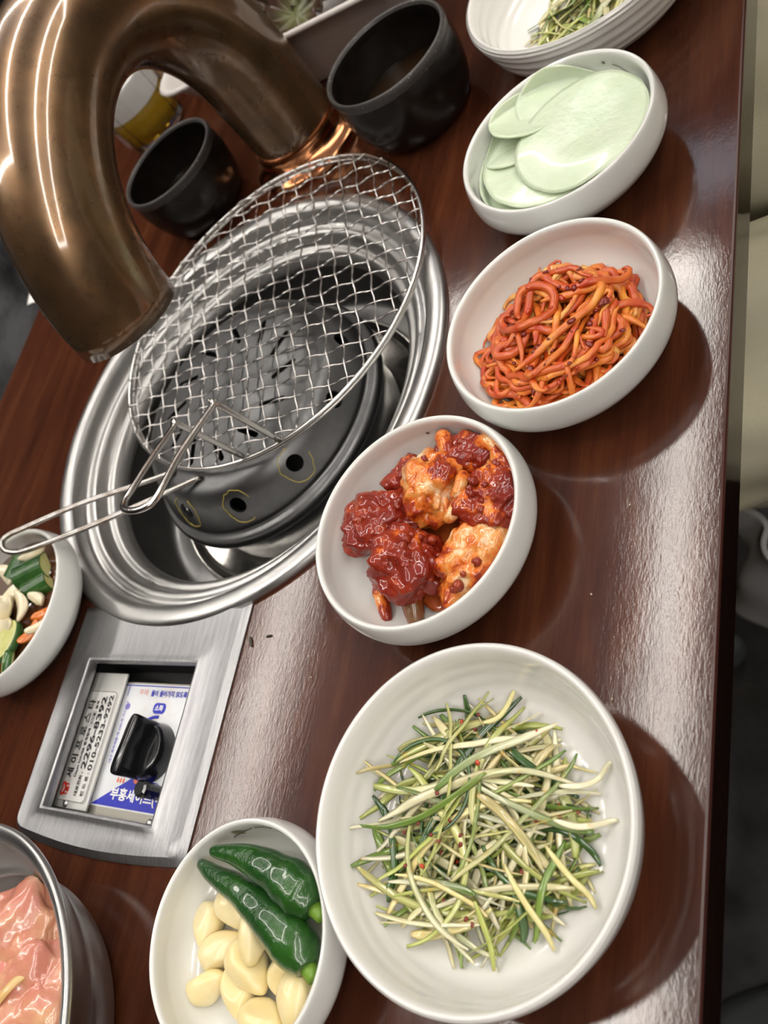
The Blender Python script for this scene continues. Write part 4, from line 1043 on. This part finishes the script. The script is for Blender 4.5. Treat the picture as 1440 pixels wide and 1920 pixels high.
# red interlaced emblem
for dx in (-.0016, .0016):
    P = [(-.0275 + dx + .0022 * math.sin(t * 2 * PI) , -.5200 + .0032 * math.cos(t * PI) * (1 if dx < 0 else -1), zt + .0003) for t in np.linspace(0, 1, 15)]
    V, F = tube(P, .0008, 6, ry=.0002, up=(0, 0, 1)); mk('emblem', pl(V), F, INK_RED, pan)
for (dx, dy, wx, wy) in ((0, 0, .0075, .0009), (-.0030, 0, .0008, .0068), (.0030, 0, .0008, .0068), (0, -.0026, .0030, .0008), (0, .0026, .0030, .0008)):
    V, F = box(-.0275 + dx, -.5200 + dy, zt + .0002, wx, wy, .0002); mk('emblem', pl(V), F, INK_RED, pan, smooth=False)
# right instruction sticker on its own plate
V, F = box(-.0575, -.4605, S2Z - .001, .0905, .078, .002); V, F = prism([(-.1015, -.4985), (-.1015, -.4050), (-.0125, -.4050), (-.0125, -.5010), (-.0930, -.5010), (-.0930, -.4985)], S2Z - .002, S2Z)
mk('instruction_plate', pl(V), F, simple('plate_edge', (.35, .33, .28), .4, .4), pan, smooth=False)
V, F = prism([(-.1005, -.4975), (-.1005, -.4060), (-.0205, -.4060), (-.0205, -.5000), (-.0920, -.5000), (-.0920, -.4975)], S2Z, S2Z + .0003)
mk('instruction_sticker', pl(V), F, PAPER2, pan, smooth=False)
z2 = S2Z + .0005
RX = (0, 1, 0); UY = (-1, 0, 0)
V, F = box(-.0993, -.452, z2, .0007, .092, .0001); mk('blue_border', pl(V), F, INK_BLUE, pan, smooth=False)
V, F = box(-.0960, -.4930, z2, .0075, .0005, .0001); mk('blue_border', pl(V), F, INK_BLUE, pan, smooth=False)
text_obj('lettering', '물이 들어가지 않도록 주의', pt(-.0925, -.4700, z2), RX, UY, .0420, .0042, INK_BLUE, pan)
text_obj('lettering', '주의', pt(-.0930, -.4820, z2), RX, UY, .0085, .0040, INK_PINK, pan)
V, F = prism(rrect(-.0885, -.0815, -.4640, -.4525, .0028, 6), z2 - .0002, z2 + .0001); mk('badge', pl(V), F, INK_BLUE, pan, smooth=False)
text_obj('lettering', '소화', pt(-.0832, -.4622, z2 + .0002), RX, UY, .0078, .0040, INK_WHITE, pan)
P = [(-.060 - .0195 * math.sin(a), -.457 - .0195 * math.cos(a), z2) for a in np.linspace(.25, 1.6, 14)]
V, F = tube(P, .0011, 6, ry=.0001, up=(0, 0, 1)); mk('dial_arc', pl(V), F, INK_BLUE, pan)
V, F = prism([(-.0215, -.4965), (-.0410, -.4630), (-.0390, -.4400), (-.0215, -.4065)], z2 - .0002, z2 + .0001); mk('blue_banner', pl(V), F, INK_BLUE, pan, smooth=False)
text_obj('lettering', '부흥세이프(주', pt(-.0245, -.4800, z2 + .0003), RX, UY, .0500, .0090, INK_WHITE, pan)
text_obj('lettering', '대구 특허제품 제 3481호 가스버너 ', pt(-.0480, -.4895, z2), LX, LY, .0400, .0026, INK_VIOLET, pan)
V, F = prism([(-.0850 + .0022 * math.cos(a), -.4895 + .0022 * math.sin(a)) for a in np.linspace(0, 2 * PI, 17)[:-1]], z2 - .0002, z2); mk('round_mark', pl(V), F, INK_VIOLET, pan, smooth=False)
for k in range(3):
    y_ = -.4775 + .0027 * k
    V, F = prism([(-.0400, y_), (-.0380, y_ + .0011), (-.0360, y_ + .0004), (-.0372, y_ - .0009)], z2 - .0002, z2); mk('flame_mark', pl(V), F, INK_ORANGE, pan, smooth=False)
V, F = prism([(-.0405 + .0035 * math.cos(a), -.4600 + .0026 * math.sin(a)) for a in np.linspace(0, 2 * PI, 17)[:-1]], z2 - .0001, z2 + .0002); mk('orange_dot', pl(V), F, INK_ORANGE, pan, smooth=False)
for x_, y_ in ((-.0185, -.5155), (-.0155, -.4330)):
    V, F = lathe([(0, .0012), (.0016, .0010), (.0026, 0), (.0026, -.001)], 16, (x_, y_, SZ)); mk('screw', pl(V), F, STEEL, pan)
# knob
KC = (-.0570, -.4520)
def kl(V): return [(x + KC[0] + .065, y + KC[1] + .4645, z) for x, y, z in V]
V, F = lathe(smoothprof([(.0, -.0030), (.0150, -.0030), (.0172, -.0045), (.0183, -.0090), (.0190, -.0150)], 4), 64); mk('knob_skirt', kl(V), F, BLACK_PL, pan)
loops = []
ka = math.radians(-8)
for z, hl, hw in ((-.006, .0185, .0082), (-.001, .0184, .0060), (.004, .0188, .0048), (.0085, .0190, .0046), (.0100, .0186, .0042), (.0108, .0176, .0032)):
    P = []
    for k in range(40):
        a = 2 * PI * k / 40; x = hl * math.copysign(abs(math.cos(a)) ** .5, math.cos(a)); pin = 1 - .28 * (1 - min(1, abs(x) / hl)) if z < .006 else 1 - .2 * (1 - min(1, abs(x) / hl))
        y = hw * pin * math.copysign(abs(math.sin(a)) ** .7, math.sin(a)); P.append((x * math.cos(ka) - y * math.sin(ka), x * math.sin(ka) + y * math.cos(ka), z))
    loops.append(P)
V, F = loft(loops, False, True); mk('knob_grip', kl(V), F, BLACK_PL, pan)
V, F = lathe([(0, .0015), (.0040, .0015), (.0052, .0005), (.0054, -.003), (.0048, -.004), (.0046, -.0155)], 12, (-.0335, -.4370, 0)); mk('ignition_button', pl(V), F, BLACK_PL, pan, smooth=False)

# ------------------------------------------------------------------ crumbs on the table
HERB = simple('dark_herb_scrap', (.03, .03, .018), .5)
for i, (x, y, l_, w_, a, lab) in enumerate([(-.1255, -.3775, .0075, .0022, .5, 'dark herb scrap on the table by the control panel'), (-.1290, -.3640, .0050, .0014, 1.8, 'thin dark scrap right of the larger herb scrap')]):
    V, F = blob(1, i + 4, .3, 2, 2, (l_ / 2, w_ / 2, .0005)); o = mk('herb_scrap', V, F, HERB); o.location = (x, y, .0006); o.rotation_euler[2] = a; tag(o, lab, 'crumb')
P = [(-.225, -.172, .0004), (-.220, -.168, .0004), (-.214, -.1665, .0004), (-.206, -.170, .0004)]
CR = simple('pale_crumb', (.6, .5, .38), .5)
for i, (x, y) in enumerate([(-.117, -.330), (-.105, -.325), (-.1000, -.1500), (-.150, -.165), (-.196, -.150), (-.0350, -.3890), (-.0440, -.3850)]):
    V, F = blob(.0006, i, .3, 2, 1); o = mk('crumb', V, F, CR); o.location = (x, y, .0004); tag(o, 'tiny pale crumb on the dark table top', 'crumb', 'pale crumbs')

# ------------------------------------------------------------------ bench, seated person, cloth, sneaker
def bench(name, x0, x1, y0, y1, label, backy):
    t = thing(name, ((x0 + x1) / 2, (y0 + y1) / 2, FZ), label, 'bench'); c_ = ((x0 + x1) / 2, (y0 + y1) / 2)
    V, F = box(0, 0, .435, x1 - x0, y1 - y0, .08); bevel(mk('seat', V, F, simple('black_vinyl', (.012, .012, .013), .35, bmp=(80, .2)), t, smooth=False), .015, 4)
    V, F = box(0, 0, .18, x1 - x0 - .06, y1 - y0 - .08, .355); mk('base', V, F, WOOD_EDGE, t, smooth=False)
    V, F = box(0, backy - c_[1], .70, x1 - x0, .08, .5); bevel(mk('backrest', V, F, simple('black_vinyl_back', (.012, .012, .013), .35), t, smooth=False), .015, 4)
bench('bench', -1.6, .30, -.02, .40, 'black bench on the right side of the table, under the seated person', .44)
bench('bench', -1.7, .30, -1.55, -1.08, 'black bench across the table at the left', -1.62)

def skinned(name, pts, edges, root, mat, parent=None, sub=2, wr=None):
    me = bpy.data.meshes.new(name); me.from_pydata([p[:3] for p in pts], edges, [])
    o = bpy.data.objects.new(name, me); C.objects.link(o)
    m = o.modifiers.new('skin', 'SKIN'); m.use_smooth_shade = True
    for i, p in enumerate(pts):
        r = p[3]; me.skin_vertices[0].data[i].radius = (r, p[4] if len(p) > 4 else r); me.skin_vertices[0].data[i].use_root = (i == root)
    s = o.modifiers.new('s', 'SUBSURF'); s.levels = sub; s.render_levels = sub
    bpy.context.view_layer.update(); bake(o); o.data.materials.clear(); o.data.materials.append(mat)
    if wr:
        amp, fr = wr
        o.data.update(); ns = [v.normal.copy() for v in o.data.vertices]
        for v, n_ in zip(o.data.vertices, ns):
            q = Vector((v.co.x * fr, v.co.y * fr * .45, v.co.z * fr)); v.co += n_ * amp * (noise.noise(q) + .6 * noise.noise(q * 2.2))
    for p in o.data.polygons: p.use_smooth = True
    if parent: o.parent = parent
    return o
px, py = -.50, .115
per = thing('person', (px, py, FZ), 'person in olive-beige trousers and top seated at the right edge of the table', 'person')
def rel(P): return [(p[0] - px, p[1] - py, p[2] - FZ, *p[3:]) for p in P]
SKIN = simple('skin', (.55, .33, .23), .5, sss=.1)
CLO = simple('olive_beige_cotton', (.52, .48, .33), .85, var=(14, (.60, .56, .41), .35, .7), bmp=(400, .5, .001))
CLO2 = simple('olive_beige_shirt', (.44, .41, .30), .85, bmp=(400, .5, .001))
body = rel([(px, py, -.15, .11), (px, py, -.02, .095), (px, py + .01, .14, .105), (px, py, .25, .075), (px, py - .01, .34, .05), (px, py - .02, .40, .052), (px, py - .04, .46, .085), (px, py - .03, .53, .078),
            (px - .17, py, .25, .046), (px - .22, py + .05, .02, .042), (px - .18, py + .01, -.05, .034), (px - .15, py - .02, -.05, .026),
            (px + .17, py, .25, .046), (px + .22, py + .05, .02, .042), (px + .18, py + .01, -.05, .034), (px + .15, py - .02, -.05, .026),
            (px - .09, py - .02, -.165, .085), (px - .11, py - .42, -.165, .060), (px - .11, py - .44, -.60, .042), (px - .11, py - .46, -.68, .040),
            (px + .09, py - .02, -.165, .085), (px + .13, py - .42, -.165, .060), (px + .13, py - .44, -.60, .042), (px + .13, py - .46, -.68, .040)])
ed = [(0, 1), (1, 2), (2, 3), (3, 4), (4, 5), (5, 6), (6, 7), (3, 8), (8, 9), (9, 10), (10, 11), (3, 12), (12, 13), (13, 14), (14, 15), (0, 16), (16, 17), (17, 18), (18, 19), (0, 20), (20, 21), (21, 22), (22, 23)]
skinned('body', body, ed, 0, SKIN, per)
for sgn, hx, hy, hz in ((-1, px - .15, py - .02, -.05), (1, px + .15, py - .02, -.05)):
    for k in range(4):
        o_ = (k - 1.5) * .017; L_ = (.072, .08, .076, .062)[k]
        P = rel([(hx + o_ * .8, hy - .02, hz, .009), (hx + o_, hy - .06, hz - .004, .0085), (hx + o_, hy - .06 - L_ * .5, hz - .008, .008), (hx + o_, hy - .06 - L_, hz - .022, .0065)])
        skinned('finger', P, [(0, 1), (1, 2), (2, 3)], 0, SKIN, per, 1)
    P = rel([(hx - sgn * .02, hy - .01, hz, .010), (hx - sgn * .045, hy - .04, hz - .004, .0095), (hx - sgn * .048, hy - .07, hz - .012, .008)]); skinned('thumb', P, [(0, 1), (1, 2)], 0, SKIN, per, 1)
    P = rel([(hx, hy + .01, hz, .022, .016), (hx, hy - .03, hz, .036, .014), (hx, hy - .062, hz - .003, .034, .012)]); skinned('palm', P, [(0, 1), (1, 2)], 0, SKIN, per, 2)
tr = rel([(px, py, -.15, .125, .12), (px - .085, py - .03, -.155, .105, .09), (px - .11, py - .20, -.150, .105, .088), (px - .12, py - .36, -.150, .098, .085), (px - .12, py - .45, -.17, .085, .085), (px - .12, py - .45, -.40, .075), (px - .12, py - .46, -.62, .070),
          (px + .085, py - .03, -.155, .105, .09), (px + .12, py - .20, -.150, .105, .088), (px + .14, py - .36, -.150, .100, .085), (px + .15, py - .45, -.17, .085, .085), (px + .15, py - .45, -.40, .075), (px + .15, py - .46, -.62, .070)])
skinned('trousers', tr, [(0, 1), (1, 2), (2, 3), (3, 4), (4, 5), (5, 6), (0, 7), (7, 8), (8, 9), (9, 10), (10, 11), (11, 12)], 0, CLO, per, 4, (.016, 16))
sh = rel([(px, py, -.10, .135), (px, py, .03, .13), (px, py + .01, .15, .145), (px, py, .28, .105), (px - .18, py, .25, .068), (px - .225, py + .045, .03, .056), (px + .18, py, .25, .068), (px + .225, py + .045, .03, .056)])
skinned('shirt', sh, [(0, 1), (1, 2), (2, 3), (3, 4), (4, 5), (3, 6), (6, 7)], 0, CLO2, per, 3, (.008, 14))
V, F = blob(1, 2, .03, 1, 4, (.082, .092, .085)); V = [(x, y + .006 + (.02 if y > 0 else 0), max(z, -.02 - .06 * (y > 0))) for x, y, z in V]
hr = mk('hair', V, F, simple('black_hair', (.01, .009, .008), .4, bmp=(300, .5)), per); hr.location = (0, -.015, .525 - FZ)
for sx in (-1, 1):
    V, F = blob(.012, 1, 0, 1, 2); e = mk('eye', V, F, simple('eye_white', (.8, .8, .8), .2), per); e.location = (sx * .028, -.107, .495 - FZ)
    V, F = blob(.006, 1, 0, 1, 2); e = mk('iris', V, F, BLACK_PL, per); e.location = (sx * .028, -.1145, .495 - FZ)
    V, F = blob(1, 2, .1, 1, 2, (.006, .016, .028)); e = mk('ear', V, F, SKIN, per); e.location = (sx * .080, -.03, .480 - FZ)
V, F = blob(1, 2, .05, 1, 3, (.012, .016, .022)); e = mk('nose', V, F, SKIN, per); e.location = (0, -.125, .470 - FZ)
V, F = blob(1, 2, .05, 1, 3, (.022, .008, .006)); e = mk('mouth', V, F, simple('lips', (.5, .2, .17), .4), per); e.location = (0, -.118, .435 - FZ)
def shoe(x, y, rz, label, mats, parent=None, s=1):
    t = thing('sneaker', (x, y, FZ), label, 'shoe', rz=rz)
    def ring_(f, w_, z):   # sole outline section loops along height
        P = []
        for k in range(48):
            a = 2 * PI * k / 48; yy = math.cos(a); L_ = .145 * f; wd = (.050 if yy < 0 else .042) * w_
            P.append((wd * math.sin(a) * (1 - .12 * (yy > .2) * yy), -L_ * math.copysign(abs(yy) ** .85, -yy) * -1 * -1, z))
        return P
    V, F = loft([ring_(1, 1, .0003), ring_(1.02, 1.04, .008), ring_(1.02, 1.04, .024), ring_(.98, .97, .028)], True, True); mk('sole', V, F, mats[0], t)
    loops = []
    for i, (f, w_, z) in enumerate(((.965, .95, .026), (.96, .94, .036), (.90, .86, .050), (.80, .72, .062))): loops.append([(x_, y_ + (.01 * i), z_ + (.03 * max(0, y_ / .145) * (i / 3))) for x_, y_, z_ in ring_(f, w_, z)])
    V, F = loft(loops, False, True); mk('upper', V, F, mats[1], t)
    for k in range(7):
        yy = -.128 + k * .006; hw = .036 - .004 * abs(k - 3) * .3
        V, F = tube([(-hw * .8, yy + .004, .050 + k * .0014), (0, yy, .056 + k * .0014), (hw * .8, yy + .004, .050 + k * .0014)], .0012, 5); mk('toe_rib', V, F, mats[2], t)
    return t
SO = simple('pale_grey_rubber', (.34, .34, .32), .6); UP = simple('dark_grey_knit', (.10, .105, .11), .8, bmp=(300, .6)); RB = simple('grey_cord', (.12, .125, .13), .7)
shoe(.030, -.190, .35, 'dark grey ribbed sneaker with a pale sole on the floor at the bottom right corner', (SO, UP, RB))
for sx, wd_ in ((-.12, 'farther'), (.15, 'nearer')):
    shoe(px + sx, py - .53, 0, 'grey sneaker under the %s knee of the seated person' % wd_, (SO, UP, RB))
# pale cloth hanging by the trouser leg
V = []; F = []; nu, nv = 34, 26
for i in range(nu):
    for k in range(nv):
        u = i / (nu - 1); v = k / (nv - 1)
        x = -.335 + .105 * u + .02 * v; y = -.060 - .17 * u * .15 - .12 * (1 - u) - .03 * v
        z = -.262 - v * (.17 - .09 * u)
        y += .012 * math.sin(u * 9 + v * 3) + .008 * noise.noise(Vector((u * 3, v * 3, 2)))
        V.append((x, y, z))
for i in range(nu - 1):
    for k in range(nv - 1): F.append((i * nv + k, (i + 1) * nv + k, (i + 1) * nv + k + 1, i * nv + k + 1))
o = mk('draped_cloth', V, F, simple('pale_grey_cotton', (.42, .41, .40), .85, bmp=(300, .4))); s = o.modifiers.new('t', 'SOLIDIFY'); s.thickness = .004
tag(o, 'pale grey cloth hanging below the olive-beige trouser leg beside the table edge', 'cloth')
# dark bag on the bench across the table
V, F = blob(1, 9, .15, 1.4, 5, (.22, .16, .14), .05, 4); V = [(x, y, max(z, -.12)) for x, y, z in V]
o = mk('shoulder_bag', V, F, simple('black_nylon', (.010, .010, .011), .6, var=(8, (.018, .018, .02), .4, .7), bmp=(30, .5, .01))); o.location = (-.62, -1.24, -.175)
tag(o, 'crumpled black fabric bag on the bench across the table', 'bag')
